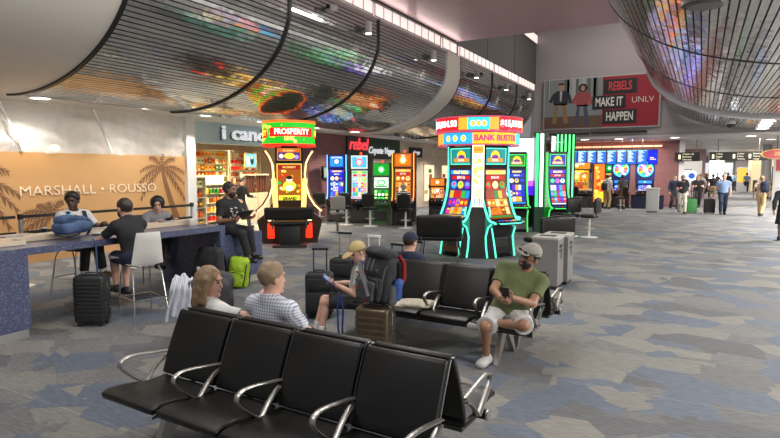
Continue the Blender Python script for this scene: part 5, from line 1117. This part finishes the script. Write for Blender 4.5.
person('player in striped top sitting at the amber machine, seen from behind',(-8.80,16.82,0),PI+.15,h=.022,scale=.97,pel=(0,0,.74),lean=8,LH=(.2,-.42,.95),RH=(-.2,-.42,.95),LF=(.12,-.42,.30),RF=(-.12,-.42,.30),shirt=stripes('striped_top',(.02,.02,.025),(.55,.52,.48),4.2),sleeve=1.8,pants=C_BLK,shoe=C_SHO,hair=H_GRY,cap=C_TAN)
# ---------------------------------------------------------------- billboard
t=thing('billboard','large dark red billboard with a photograph of two people and black word blocks','billboard',(0,29.4,0))
bx(MB(),-7.22,-1.82,-.10,.0,3.98,6.50).build('frame',mat('alu_frame',(.42,.42,.42),.4),t,smooth=False)
XZ=lambda x,z,e=0: frame((x,-.115-e,z),(1,0,0),(0,0,1))
rd=mat('poster_red',(.27,.012,.026),.5); s=MB(); bx(s,-4.38,-1.88,-.115,-.10,4.04,6.44); s.build('red_field',rd,t,smooth=False)
s=MB(); bx(s,-7.16,-4.38,-.115,-.10,4.04,6.44,mat('poster_haze',(.20,.225,.235),.6)); bx(s,-7.16,-4.38,-.118,-.10,4.04,4.62,mat('poster_deck',(.13,.075,.05),.6)); rr=random.Random(2)
for k in range(9): bx(s,-7.16,-4.38,-.1195,-.10,4.06+.065*k,4.065+.065*k,mat('poster_gap',(.06,.035,.025),.6))
for k in range(14):
    x=rr.uniform(-7.1,-4.7); bx(s,x,x+rr.uniform(.04,.2),-.119,-.10,5.5,6.44,mat(('poster_tree','poster_pale')[k%2],((.10,.115,.10),(.36,.38,.38))[k%2],.6))
s.build('photo_field',None,t,smooth=False)
def fig(x,z,col,leg,hair,w,nm,cap=False,bag=False):
    s=MB(); e=-.124; P=lambda pts,m: s.bm.faces.new([s.bm.verts.new((x+a,e-.0006*len(s.mats),z+b)) for a,b in pts]).__setattr__('material_index',s.mi(m))
    P([(-.22*w,.95),(-.10*w,.95),(-.16*w,.0),(-.34*w,.0)],leg); P([(.02*w,.95),(.18*w,.95),(.30*w,.0),(.12*w,.0)],leg); P([(-.24*w,.9),(.22*w,.9),(.18*w,.98),(-.2*w,.98)],leg)
    P([(-.27*w,.92),(.24*w,.92),(.30*w,1.45),(.16*w,1.62),(-.16*w,1.62),(-.33*w,1.45)],col); P([(-.33*w,1.45),(-.24*w,1.5),(-.34*w,1.05),(-.46*w,1.10)],col); P([(.24*w,1.5),(.33*w,1.45),(.42*w,1.0),(.30*w,.98)],col)
    n=14; P([(math.cos(2*PI*i/n)*.13*w*(1.5 if not cap else 1),1.80+math.sin(2*PI*i/n)*.17*(1.25 if not cap else 1)) for i in range(n)],hair if not cap else mat('poster_skin',(.40,.24,.18),.6)); P([(math.cos(2*PI*i/n)*.085*w,1.78+math.sin(2*PI*i/n)*.13) for i in range(n)],mat('poster_skin',(.40,.24,.18),.6))
    P([(-.06,1.6),(.06,1.6),(.02,1.1),(-.05,1.1)],mat('poster_shirt',(.45,.43,.42),.6) if cap else mat('poster_rose',(.34,.09,.10),.6))
    if cap: P([(-.18,1.90),(.16,1.90),(.12,2.0),(-.12,2.0)],hair)
    s.build(nm,None,t,smooth=False)
mat('poster_rose',(.30,.06,.07),.6)
fig(-6.35,4.28,mat('poster_navy',(.022,.026,.04),.6),mat('poster_tan',(.26,.16,.08),.6),mat('poster_dark',(.02,.016,.014),.6),1.3,'printed_figure',True); fig(-5.30,4.18,mat('poster_rose'),mat('poster_blue',(.06,.07,.12),.6),mat('poster_dark'),1.15,'printed_figure')
for txt,x0,x1,z0,z1,c in (('REBELS',-4.50,-2.86,5.32,6.12,(.62,.05,.07)),('MAKE IT',-5.02,-3.40,4.92-.28,5.32-.06,(.62,.60,.58)),('HAPPEN',-4.48,-2.85,4.0+.08,4.92-.32,(.62,.60,.58))): pass
bm_=mat('poster_black',(.014,.013,.013),.5)
for txt,x0,x1,z0,z1,c in (('REBELS',-4.34,-2.84,5.60,6.30,'a'),('MAKE IT',-4.84,-3.32,4.90,5.54,'b'),('HAPPEN',-4.34,-2.82,4.18,4.84,'b')):
    s=MB(); bx(s,x0,x1,-.130,-.10,z0,z1); s.build('word_block',bm_,t,smooth=False); s=MB(); text_bm(s,txt,frame(((x0+x1)/2,-.136,(z0+z1)/2),(1,0,0),(0,0,1)),.58,mat('word_red',(.55,.04,.06),.5) if c=='a' else mat('word_white',(.68,.66,.63),.5),.002,.58,bold=.012); s.build('word',None,t,smooth=False)
s=MB(); text_bm(s,'UNLV',frame((-2.58,-.122,5.26),(1,0,0),(0,0,1)),.40,mat('word_white'),.002,.95,bold=-.004); s.build('word',None,t,smooth=False)
s=MB()
for q in (-5.0,): bx(s,-6.9,-4.95,-.12,-.02,3.70,3.80)
setp(s.build('wall_grille',DARK,smooth=False),'long dark vent slot under the left half of the billboard','vent').location=(0,29.42,0)
s=MB(); bx(s,-4.88,-2.35,-.12,-.02,3.72,3.82); setp(s.build('wall_grille',DARK,smooth=False),'long dark vent slot under the right half of the billboard','vent').location=(0,29.42,0)
# ---------------------------------------------------------------- far gaming bank under the soffit
for k in range(9):
    t=thing('display_screen','blue information screen in the row above the far slot machines','screen',(-6.05+.485*k,31.0,2.24),0,'row of blue screens'); MB().box((0,.03,.36),(.46,.06,.76),BLKP,bev=.006).build('case',None,t); MB().cyl((0,.04,.74),(0,.04,1.26),.015,None,DALU,8).build('hanger',None,t)
    S=Screen([(-.002,0.02),(-.002,.70)],.42)
    if k<8:
        S.rect(-.5,0,.5,1,G('2868d8',1.3)); [S.rect(-.42,.88-.09*i,-.05+.4*((i*7+k)%3)/3,.93-.09*i,G('d8e8ff',1.3)) for i in range(9)]; S.rect(-.5,.93,.5,1,G('80d0ff',1.4))
    else: S.rect(-.5,0,.5,1,G('1428e0',1.5)); S.rect(-.3,.3,.35,.36,G('ffd040',1.5)); S.rect(-.3,.42,.1,.47,G('ffffff',1.5))
    S.done('screen',t)
trim(bx(MB(),-6.6,-1.9,33.0,33.4,3.18,3.26),mat('peach_cove',(.8,.42,.24),.6,emit=(1,.50,.28),es=1.3),smooth=False)
upright('big gold and red slot machine under the blue screens, leftmost of the far bank',(-5.75,30.6,0),R(16),1.55,2.35,'gold',41,'d08a20',None,.36,'FORTUNE')
t=thing('lit_column','orange lit column sign between the far gold machine and the wheel machines','sign',(-4.62,30.7,0),R(14)); bx(MB(),-.28,.28,0,.3,0,2.3).build('column',GLOSS,t,smooth=False); S=Screen([(-.005,.3),(-.005,2.25)],.5); S.rect(-.5,0,.5,1,G('ff6a20',1.5)); S.rect(-.4,0,.4,.28,G('ffc030',1.7)); rr=random.Random(8); [S.disc(rr.uniform(-.35,.35),rr.uniform(.05,.95),rr.uniform(.05,.1),G(rr.choice(('ffe060','ff3020','ffb040')),1.5),n=8) for _ in range(18)]; S.done('display',t)
def wheel(label,loc,rz):
    t=upright(label,loc,rz,.85,1.45,'blue',int(abs(loc[0]*10)),'2030a0',None,.2,None)
    s=MB(); cols=['ff4060','ffe040','40d060','40a0ff','ff80e0','ffffff','9050ff','ff9030']
    for k in range(16):
        a0,a1=2*PI*k/16,2*PI*(k+1)/16; s.bm.faces.new([s.bm.verts.new(p) for p in ((0,-.16,1.98),(.33*math.cos(a0),-.16,1.98+.33*math.sin(a0)),(.33*math.cos(a1),-.16,1.98+.33*math.sin(a1)))]).material_index=s.mi(G(cols[k%8],1.5))
    o=s.build('prize_wheel',None,t,smooth=False); MB().tube([(.35*math.cos(2*PI*i/28),-.14,1.98+.35*math.sin(2*PI*i/28)) for i in range(28)],.035,G('40e0ff',1.8),8,closed=True,up=(0,1,0)).build('rim_light',None,o); MB().cyl((0,-.20,1.98),(0,-.12,1.98),.12,None,G('ffd0ff',1.6),14).build('hub',None,o)
    bx(MB(),-.45,.45,-.13,.2,1.4,2.5).build('wheel_housing',mat('blue_housing',(.02,.03,.22),.3),t,smooth=False); MB().box((0,-.1,2.58),(.06,.06,.2),G('ffffff',1.5)).build('candle_light',None,t); return t
wheel('wheel slot machine with coloured prize wheel, left of the two at the far bank',(-3.70,31.6,0),R(10)); wheel('wheel slot machine with coloured prize wheel, right one at the far bank',(-2.55,31.6,0),R(10))
upright('narrow green and blue slot machine seen edge-on beside the orange column',(-4.42,31.9,0),R(40),.5,2.25,'green',44,'208060','40ff90',.4)
t=thing('low_cabinet','low dark blue cabinet at the right end of the far bank','cabinet',(-2.35,31.15,0)); bx(MB(),-.75,.75,-.2,.2,.06,.66).build('body',mat('navy_cab',(.015,.018,.05),.35),t,smooth=False); bx(MB(),-.72,.72,-.17,.17,0,.06).build('plinth',BLKP,t,smooth=False); bx(MB(),-.78,.78,-.23,.23,.66,.70).build('top',GLOSS,t,smooth=False)
stool('black stool in front of the left wheel machine at the far bank',(-3.35,29.0,0),-.9,pm=STEEL); stool('black stool before the big gold machine of the far bank',(-5.2,28.0,0),PI-.4)
t=thing('litter_bin','grey square litter bin standing alone at the edge of the concourse','bin',(-1.95,28.8,0)); MB().box((0,0,.55),(.52,.52,1.02),mat('grey_bin',(.42,.43,.42),.4),bev=.02).build('body',None,t); MB().box((0,0,1.09),(.56,.56,.06),mat('grey_bin_top',(.5,.5,.49),.4),bev=.01).build('top',None,t); MB().box((0,0,.02),(.46,.46,.04),BLKP).build('base',None,t)
person('player in pale shirt and tan trousers at the far left wheel machine',(-4.15,30.2,0),PI-.3,h=.03,head=(10,6,0),LH=(.2,-.35,1.1),shirt=C_LGY,pants=C_TAN,shoe=C_SHO,hair=H_BLK)
person('player in dark top and shorts standing by the far wheel machines',(-3.45,30.45,0),PI+.5,h=.03,head=(0,10,0),RH=(-.2,-.35,1.1),skin='tan',shirt=C_CHA,pants=cloth('brown_shorts',(.12,.06,.03)),pleg=.9,shoe=C_SHO,hair=H_BLK,hstyle='pony')
t=thing('sling_bag','dark sling bag on the back of the player in pale shirt','bag',(-4.25,29.95,1.12)); SDF().box((0,-.02,.0),(.30,.14,.38),.06,.02).mesh(.03,'body',BLKF,t); MB().tube([(-.12,.03,.15),(.06,.08,.26),(.14,.05,.28)],.02,BLKP,6).build('strap',None,t)
# ---------------------------------------------------------------- recycling bins beside the second bench
BINM=noisy('bin_grey',(.20,.197,.19),(.185,.18,.175),4,.42)
for i,(x,y,l) in enumerate(((-2.19,9.42,'nearer grey recycling bin cabinet beside the man in green'),(-2.13,9.92,'further grey recycling bin cabinet beside the man in green'))):
    t=thing('recycling_bin',l,'bin',(x,y,0)); MB().box((0,0,.44),(.42,.45,.76),BINM,bev=.006).build('body',None,t,smooth=False); MB().box((0,0,.03),(.38,.41,.06),BLKP).build('base',None,t,smooth=False); MB().box((0,0,.84),(.44,.465,.045),mat('bin_top',(.40,.375,.33),.35),bev=.008).build('top',None,t)
    MB().box((0,0,.865),(.26,.20,.01),DARK,bev=.003).build('opening',None,t); MB().box((.212,.02,.55),(.008,.05,.12),mat('bin_slot',(.02,.02,.02),.4)).build('latch',None,t)
    s=MB(); text_bm(s,('MIXED','PAPER')[i],frame((.2125,0,.70),(0,1,0),(0,0,1)),.085,BLKP,.001,.9); text_bm(s,'RECYCLE',frame((.2125,0,.63),(0,1,0),(0,0,1)),.06,BLKP,.001,1); s.build('lettering',None,t,smooth=False)
# ---------------------------------------------------------------- wayfinding signs
SGN=mat('sign_black',(.018,.017,.016),.4); YEL=G('fff4d0',1.2)
def way(label,x0,x1,y,z0,z1,cols,arrow=True):
    t=thing('wayfinding_sign',label,'sign',((x0+x1)/2,y,0)); w=x1-x0; bx(MB(),-w/2,w/2,-.08,.08,z0,z1).build('box',SGN,t,smooth=False)
    for x in (-w*.35,w*.35): MB().cyl((x,0,z1),(x,0,3.5),.02,None,DALU,8).build('hanger',None,t)
    s=MB(); rh=(z1-z0)/3.3
    for x,rows in cols:
        for i,tx in enumerate(rows): text_bm(s,tx,frame((x,-.084,z1-rh*(.68+i)),(1,0,0),(0,0,1)),rh*.85,YEL,.001,.8,align='LEFT')
        s.box((x-.13,-.084,(z0+z1)/2),(.10,.004,(z1-z0)*.5),YEL)
    s.build('lettering',None,t,smooth=False)
way('long black wayfinding sign with three columns of pale lettering over the concourse',.31,2.78,33.0,2.42,2.84,[(-.95,['C Gates','Baggage','Taxi']),(-.05,['D Gates','E Gates','Ticketing']),(.62,['Restrooms','Smoking','Lounge'])])
way('shorter black wayfinding sign with pale lettering, left of the long one',-1.28,-.12,33.2,2.40,2.86,[(-.22,['C Gates 1-25','Restrooms','Concourse'])])
t=thing('oval_sign','dark red oval sign with gold rim at the right edge of the concourse','sign',(3.0,31.5,2.68)); M=Matrix.Rotation(PI/2,4,'X')
for r0,m,e,n in ((1.0,mat('gold_rim',(.65,.42,.10),.4),0,'rim'),(.90,mat('oval_red',(.28,.03,.035),.4),.02,'face')):
    s=MB(); s.cyl((0,0,-.05),(0,0,.05+e),r0,None,m,40,M=M@Matrix.Diagonal((.62,.23,1,1))); s.build(n,None,t)
s=MB(); text_bm(s,'25',frame((0,-.085,.02),(1,0,0),(0,0,1)),.22,mat('gold_rim'),.002,1.1); s.build('lettering',None,t,smooth=False); MB().cyl((0,0,.2),(0,0,.82),.02,None,DALU,8).build('hanger',None,t)
# ---------------------------------------------------------------- concourse beyond
FG=noisy('far_shop_light',(.75,.66,.52),(.6,.5,.4),2,.5)
def shopfront(label,x0,x1,y,cols,lit,hh=2.7,seed=0):
    t=thing('shopfront',label,'shopfront',((x0+x1)/2,y,0)); w=x1-x0; rr=random.Random(seed)
    bx(MB(),-w/2,w/2,0,.2,hh,3.4).build('header',cols,t,smooth=False); bx(MB(),-w/2,w/2,.9,1.0,0,hh).build('lit_wall',G(lit,.7),t,smooth=False)
    for q in (-w/2+.1,w/2-.1): bx(MB(),q-.1,q+.1,0,1,0,hh).build('pier',cols,t,smooth=False)
    for k in range(int(w*2.2)): 
        x=-w/2+.35+(w-.7)*(k+.5)/int(w*2.2); h_=rr.uniform(.8,1.8); MB().box((x,.6,h_/2),(.34,.3,h_),cm[rr.randrange(10)] if rr.random()<.5 else mat(('far_dark','far_pale')[k%2],((.06,.05,.06),(.6,.58,.55))[k%2],.6),bev=.01).build('display',None,t,smooth=False)
shopfront('white-lit shop with dark goods at the far left of the concourse',-3.1,0.2,45,mat('far_plum'),'f4ece0',2.6,1); shopfront('bright glazed shopfront in the far distance of the concourse',-2.5,3.0,68,mat('far_grey',(.3,.3,.3),.5),'eef6ff',2.7,2)
shopfront('cream-lit shop on the right side of the far concourse',3.7,8.0,60,mat('far_cream',(.65,.52,.36),.5),'ffe6b4',2.8,3)
t=thing('bright_window','glaring bright window at the far end of the concourse','window',(1.2,62,0)); bx(MB(),-.55,.55,0,.1,.4,3.2).build('lit_pane',G('eef6ff',4.0),t,smooth=False); bx(MB(),-.65,.65,.1,.2,.3,3.3).build('frame',STEEL,t,smooth=False)
for x,y,l in ((3.9,47,'grey round column on the right of the concourse'),(-.95,33.55,'pale square pillar at the corner of the plum wall'),(5.6,52,'pale column further right in the concourse')):
    t=thing('column',l,'column',(x,y,0)); (MB().cyl((0,0,0),(0,0,3.7),.30,None,mat('column_grey',(.45,.44,.43),.5),20) if y!=33.55 else bx(MB(),-.12,.12,-.2,.2,0,3.5,mat('white_post'))).build('shaft',None,t); MB().lathe([(0,0),(.38,0),(.38,.12),(0,.12)],DALU,20).build('base_ring',None,t)
for x,l,c in ((4.55,'blue upright banner with white lettering before the cream-lit shop, left one','18387a'),(5.15,'blue upright banner with pale lettering before the cream-lit shop, right one','2a4a80')):
    t=thing('banner',l,'banner',(x,48,0)); cc=tuple((int(c[i:i+2],16)/255)**2.2 for i in (0,2,4)); bx(MB(),-.22,.22,-.01,.01,.5,2.2).build('cloth',mat('banner_'+c,cc,.7),t,smooth=False); MB().cyl((0,0,0),(0,0,2.25),.015,None,STEEL,8).build('pole',None,t); MB().lathe([(0,0),(.2,0),(.2,.03),(0,.03)],BLKP,16).build('base',None,t)
    s=MB()
    for k in range(5): s.box((0,-.014,.8+.27*k),(.2,.004,.14),mat('white_letters'))
    s.build('lettering',None,t,smooth=False)
t=thing('light_panel','orange glowing panel in the distance of the concourse','sign',(3.1,58,0)); bx(MB(),-.35,.35,0,.1,.9,2.1).build('lit_pane',G('ffb040',1.4),t,smooth=False); bx(MB(),-.4,.4,.1,.2,.0,2.2).build('frame',STEEL,t,smooth=False)
t=thing('shop_kiosk','white and red kiosk poster at the right picture edge','sign',(4.1,38,0)); bx(MB(),-.6,.6,0,.2,0,2.7).build('board',mat('far_pale',(.6,.58,.55),.6),t,smooth=False); bx(MB(),-.5,.5,-.01,0,1.9,2.6).build('red_field',mat('kiosk_red',(.5,.05,.06),.5),t,smooth=False); bx(MB(),-.5,.5,-.01,0,1.0,1.8).build('white_field',mat('kiosk_white',(.7,.7,.7),.5),t,smooth=False)
# hall passengers
def walk(label,x,y,face,ph=1,**k):
    a=dict(h=.03,pel=(0,0,.915),lean=3,LF=(.09,-.22*ph,.09),RF=(-.09,.24*ph,.13),LH=(.25,.12*ph,.86),RH=(-.25,-.14*ph,.86),shoe=C_SHO); a.update(k); return person(label,(x,y,0),face,**a)
def trolley(label,x,y,rz,m,hm=None):
    return suitcase(label,(x,y,0),rz,.44,.28,.66,m,BLKP,handle=.34,ribs=5)
walk('man in black shirt and pale trousers, pulling the green suitcase',-.72,28.4,.15,1,h=.026,shirt=C_BLK,pants=C_CRM,hair=H_BRN,beard=H_DRK,shoe=cloth('brown_shoe',(.14,.07,.03)),RH=(-.16,-.30,1.12),LH=(.34,.22,.80))
trolley('green suitcase pulled by the man in pale trousers',-.36,28.8,.1,mat('green_case',(.04,.22,.05),.45))
walk('man with white hair in blue shirt and dark trousers, walking towards the viewer',.86,28.6,.05,-1,h=.026,scale=1.04,w=1.1,shirt=C_BLU,pants=C_NVY,hair=H_GRY,hstyle='bald',RH=(-.32,.20,.80))
trolley('black suitcase pulled by the man in the blue shirt',.36,28.95,-.1,BLKF)
o,J=walk('person in peach shirt and tan trousers with a dark backpack, walking away',2.22,28.2,PI-.35,1,h=.026,shirt=C_PEA,pants=C_TAN,hair=H_BRN,skin='tan',hstyle='short')
backpack('dark blue backpack on the person in the peach shirt',(2.33,27.98,1.02),PI-.35+PI,.32,.24,.48,C_NVY,C_NVY,res=.03,straps=False)
walk('woman in black coat walking away, cut by the right picture edge',2.02,18.6,PI-.1,1,h=.018,scale=.97,w=.95,skin='tan',shirt=C_BLK,sleeve=1.85,skirt=C_BLK,hair=H_BLK,hstyle='long')
walk('woman in black top and trousers behind the man with the green suitcase',-.14,33.4,.1,-1,shirt=C_BLK,pants=C_BLK,hair=H_BRN,hstyle='long',LH=(.18,-.3,1.1),RH=(-.18,-.3,1.1))
walk('person in dark jacket just behind the man with the green suitcase',-1.15,31.2,.3,1,shirt=C_NVY,sleeve=1.9,pants=C_CHA,hair=H_DRK)
walk('person in black top and shorts walking away, in the middle distance',.62,39.5,PI,1,shirt=C_BLK,pants=C_KHA,pleg=.95,hair=H_DRK,w=1.1)
walk('person in grey hooded top walking away in the middle distance',-.02,42,PI+.2,-1,shirt=C_GRY,sleeve=1.9,pants=C_CHA,hair=H_BRN)
walk('person in black leggings striding in the middle distance',.30,46,PI/2,1,shirt=C_BLK,pants=C_BLK,hair=H_BRN,hstyle='pony')
walk('man in blue T-shirt and dark shorts with a bag in the far distance',3.45,58,PI,1,shirt=C_BLU,pants=C_CHA,hair=H_DRK)
walk('person in dark clothes at the right picture edge, further along the concourse',4.35,45,PI,-1,shirt=C_BLK,sleeve=1.9,pants=C_BLK,hair=H_BLK)
for i,(x,y,c,l) in enumerate(((2.0,57,C_BLK,'person in black far down the concourse, right of the bright window'),(2.55,60,C_BLU,'person in blue far down the concourse by the orange panel'),(2.9,63,C_CHA,'person in charcoal far down the concourse by the orange panel'),(1.15,53,C_CHA,'person in charcoal far down the concourse before the bright window'))): walk(l,x,y,PI+i*.7,1,shirt=c,pants=C_CHA,hair=H_DRK,sleeve=1.9)
# seated at the far left of the concourse
t=thing('waiting_bench','low dark bench along the edge of the far concourse','bench',(-1.95,34.6,0)); bx(MB(),-1.0,.75,-.3,.3,.36,.46).build('seat',VINYL,t,smooth=False)
for x in (-.8,.55): bx(MB(),x-.04,x+.04,-.25,.25,0,.36).build('leg',DALU,t,smooth=False)
for x,c,l in ((-2.55,C_CHA,'person in dark top seated on the far bench, left one'),(-2.0,cloth('far_green',(.05,.25,.10)),'person in green top seated on the far bench'),(-1.5,C_TAN,'person in tan top seated on the far bench, right one')):
    person(l,(x,34.5,0),.1,h=.03,scale=.95,pel=(0,0,.56),lean=8,head=(0,15,0),LH=(.15,-.35,.68),RH=(-.15,-.35,.68),LF=(.1,-.45,.08),RF=(-.1,-.45,.08),shirt=c,pants=C_BLK,shoe=C_SHO,hair=H_BRN,hstyle='short')
for x,y,l in ((-1.4,43.6,'left'),(-.6,43.6,'right')):
    t=thing('round_sign','round white and blue sign on a post in the far shop, '+l+' one','sign',(x,y,0)); MB().cyl((0,-.03,1.55),(0,.03,1.55),.36,None,G('f0f4ff',1.2),20).build('disc',None,t); MB().cyl((0,-.04,1.55),(0,-.031,1.55),.2,None,G('3060d0',1.0),16).build('emblem',None,t); MB().cyl((0,0,0),(0,0,1.2),.03,None,STEEL,8).build('post',None,t)
# ---------------------------------------------------------------- ceiling downlights
def downlight(x,y,z,power,r=.10,col=(1,.92,.82)):
    t=thing('downlight','round recessed downlight in the low ceiling','downlight',(x,y,z),0,'recessed downlights'); MB().lathe([(r*1.25,-.012),(r*1.25,0),(r,0),(r,-.012)],mat('white_plastic'),20).build('trim_ring',None,t); MB().cyl((0,0,-.008),(0,0,.0),r,None,glow((1,.95,.86),7.0),20).build('lens',None,t)
    if power: spot('downlight_lamp',(x,y,z-.03),power,130,.5,col)
for x,y in ((-11.6,6.6),(-11.6,4.3),(-11.3,8.9),(-11.4,10.75),(-11.4,12.9),(-11.5,15.6),(-11.5,18.1),(-11.3,21.9),(-11.3,24.4),(-11.3,27.2)): downlight(x,y,3.378,230 if y<16 else 480,.17)
for x,y in ((-6.6,30.5),(-5.3,30.2),(-3.7,30.4),(-1.2,30.4),(1.9,30.6),(3.4,30.8),(5.0,30.8),(3.0,34.5),(5.2,35.0)): downlight(x,y,3.498,110,.2)
for x in (-17,-15.4,-13.9):
    for y in (12.4,14.6,17): downlight(x,y,3.298,620,.14,(1,.84,.58))
for x,y in ((-15.5,22),(-15.5,25)): downlight(x,y,3.378,90)
# cylinder spotlights on the slatted soffit
for k,y in enumerate((12.3,16.2,20.0,23.6,27.2)):
    t=thing('wall_spotlight','cylinder spotlight fixed high on the slatted soffit','spotlight',(-7.40,y,5.35),0,'cylinder spotlights on the soffit'); MB().cyl((0,0,-.02),(0,0,.26),.085,None,mat('spot_grey',(.33,.31,.30),.4),20).build('barrel',None,t); MB().cyl((0,0,-.03),(0,0,-.02),.075,None,glow((1,.97,.9),9.0),16).build('lens',None,t); MB().box((-.16,0,.10),(.2,.05,.05),DALU).build('bracket',None,t); MB().box((-.26,0,.10),(.05,.16,.16),DALU).build('mount_plate',None,t)
    spot('spot_lamp',(-7.42,y,5.30),120,70,.8,(1,.95,.88),(0,.38,0),.04)
for y,z,l in ((10.9,5.62,'small pale security camera on the slatted soffit, left of the first spotlight'),(21.0,5.6,'small pale security camera on the slatted soffit, further along')):
    t=thing('security_camera',l,'camera',(-7.57,y,z)); MB().box((.05,0,0),(.14,.28,.14),mat('spot_grey'),bev=.02,rot=(.2,0,0)).build('housing',None,t); MB().cyl((.05,-.14,0),(.05,-.17,0),.05,None,GL,14).build('lens',None,t); MB().box((-.10,0,.02),(.18,.05,.05),DALU).build('bracket',None,t)
for x,y,z,l in ((-.05,8.2,4.03,'black oval speaker set in the right slatted soffit'),):
    t=thing('ceiling_speaker',l,'speaker',(x,y,z-.06)); MB().lathe([(0,0),(.20,0),(.24,.04),(.24,.08),(0,.08)],mat('speaker_grey',(.12,.12,.12),.5),24).build('grille',None,t); MB().lathe([(.24,.02),(.27,.03),(.27,.08),(.24,.08)],DALU,24).build('ring',None,t)
for x,y in ((1.95,22.9),(2.0,24.3),(2.05,25.7),(2.1,27.1),(2.15,28.5)): downlight(x,y,3.685,40,.22)
t=thing('security_camera','dome security camera under the ceiling ring on the right','camera',(.9,25.6,3.69)); MB().ball((0,0,0),(.14,.14,.12),GL,16).build('dome',None,t); MB().cyl((0,0,.02),(0,0,.12),.16,None,mat('white_plastic'),20).build('base',None,t)

shopfront('dark plum shopfront with bright shelves, behind the far wayfinding signs',-3.0,-.6,56,mat('far_plum'),'fff0d8',2.5,5)
for i,(x,c,l) in enumerate(((-.95,'f4f6ff','white lit poster stand in the far left shop, by the round signs'),(-2.2,'e8d8c0','cream lit poster stand at the far left shop edge'))):
    t=thing('poster_stand',l,'poster stand',(x,44.2,0)); bx(MB(),-.35,.35,0,.12,0,2.0).build('case',DALU,t,smooth=False); bx(MB(),-.30,.30,-.01,0,.2,1.95).build('lit_face',G(c,.8),t,smooth=False); bx(MB(),-.18,.18,-.02,-.01,.5,1.3).build('printed_figure',mat('far_dark',(.06,.05,.06),.6),t,smooth=False)
W=bpy.data.worlds.new('world'); SC.world=W; W.use_nodes=True
W.node_tree.nodes['Background'].inputs[0].default_value=(.85,.85,.9,1); W.node_tree.nodes['Background'].inputs[1].default_value=.25
# hall lamps: unseen area lights presumed over the hall, no fittings modelled
for y in (-1,4,9,14): area('hall_lamp',(-4.2,y,6.3),1.6,165,(1,.98,.96))
for y in (3,9,15,21,27): area('hall_lamp',(5,y,3.66),1.2,680 if y<20 else 1000,(1,.96,.92))
for y in (40,50,60,70): area('concourse_lamp',(3,y,3.65),4,520)
area('concourse_lamp',(-3,31.5,3.48),1.2,200); area('concourse_lamp',(3,33,3.48),1.5,420)
area('upper_lamp',(-3,25,10),3,330)
for y in (1,5,9,13,17): area('cove_lamp',(-7.55,y,6.12),.25,9,(1,.84,.78),(0,-PI/2+.15,0),3.4)
area('side_fill',(9.5,6,2.2),5,420,(1,.96,.92),(0,PI/2,0),2)  # unseen fill from the right, added to brighten the beige panel
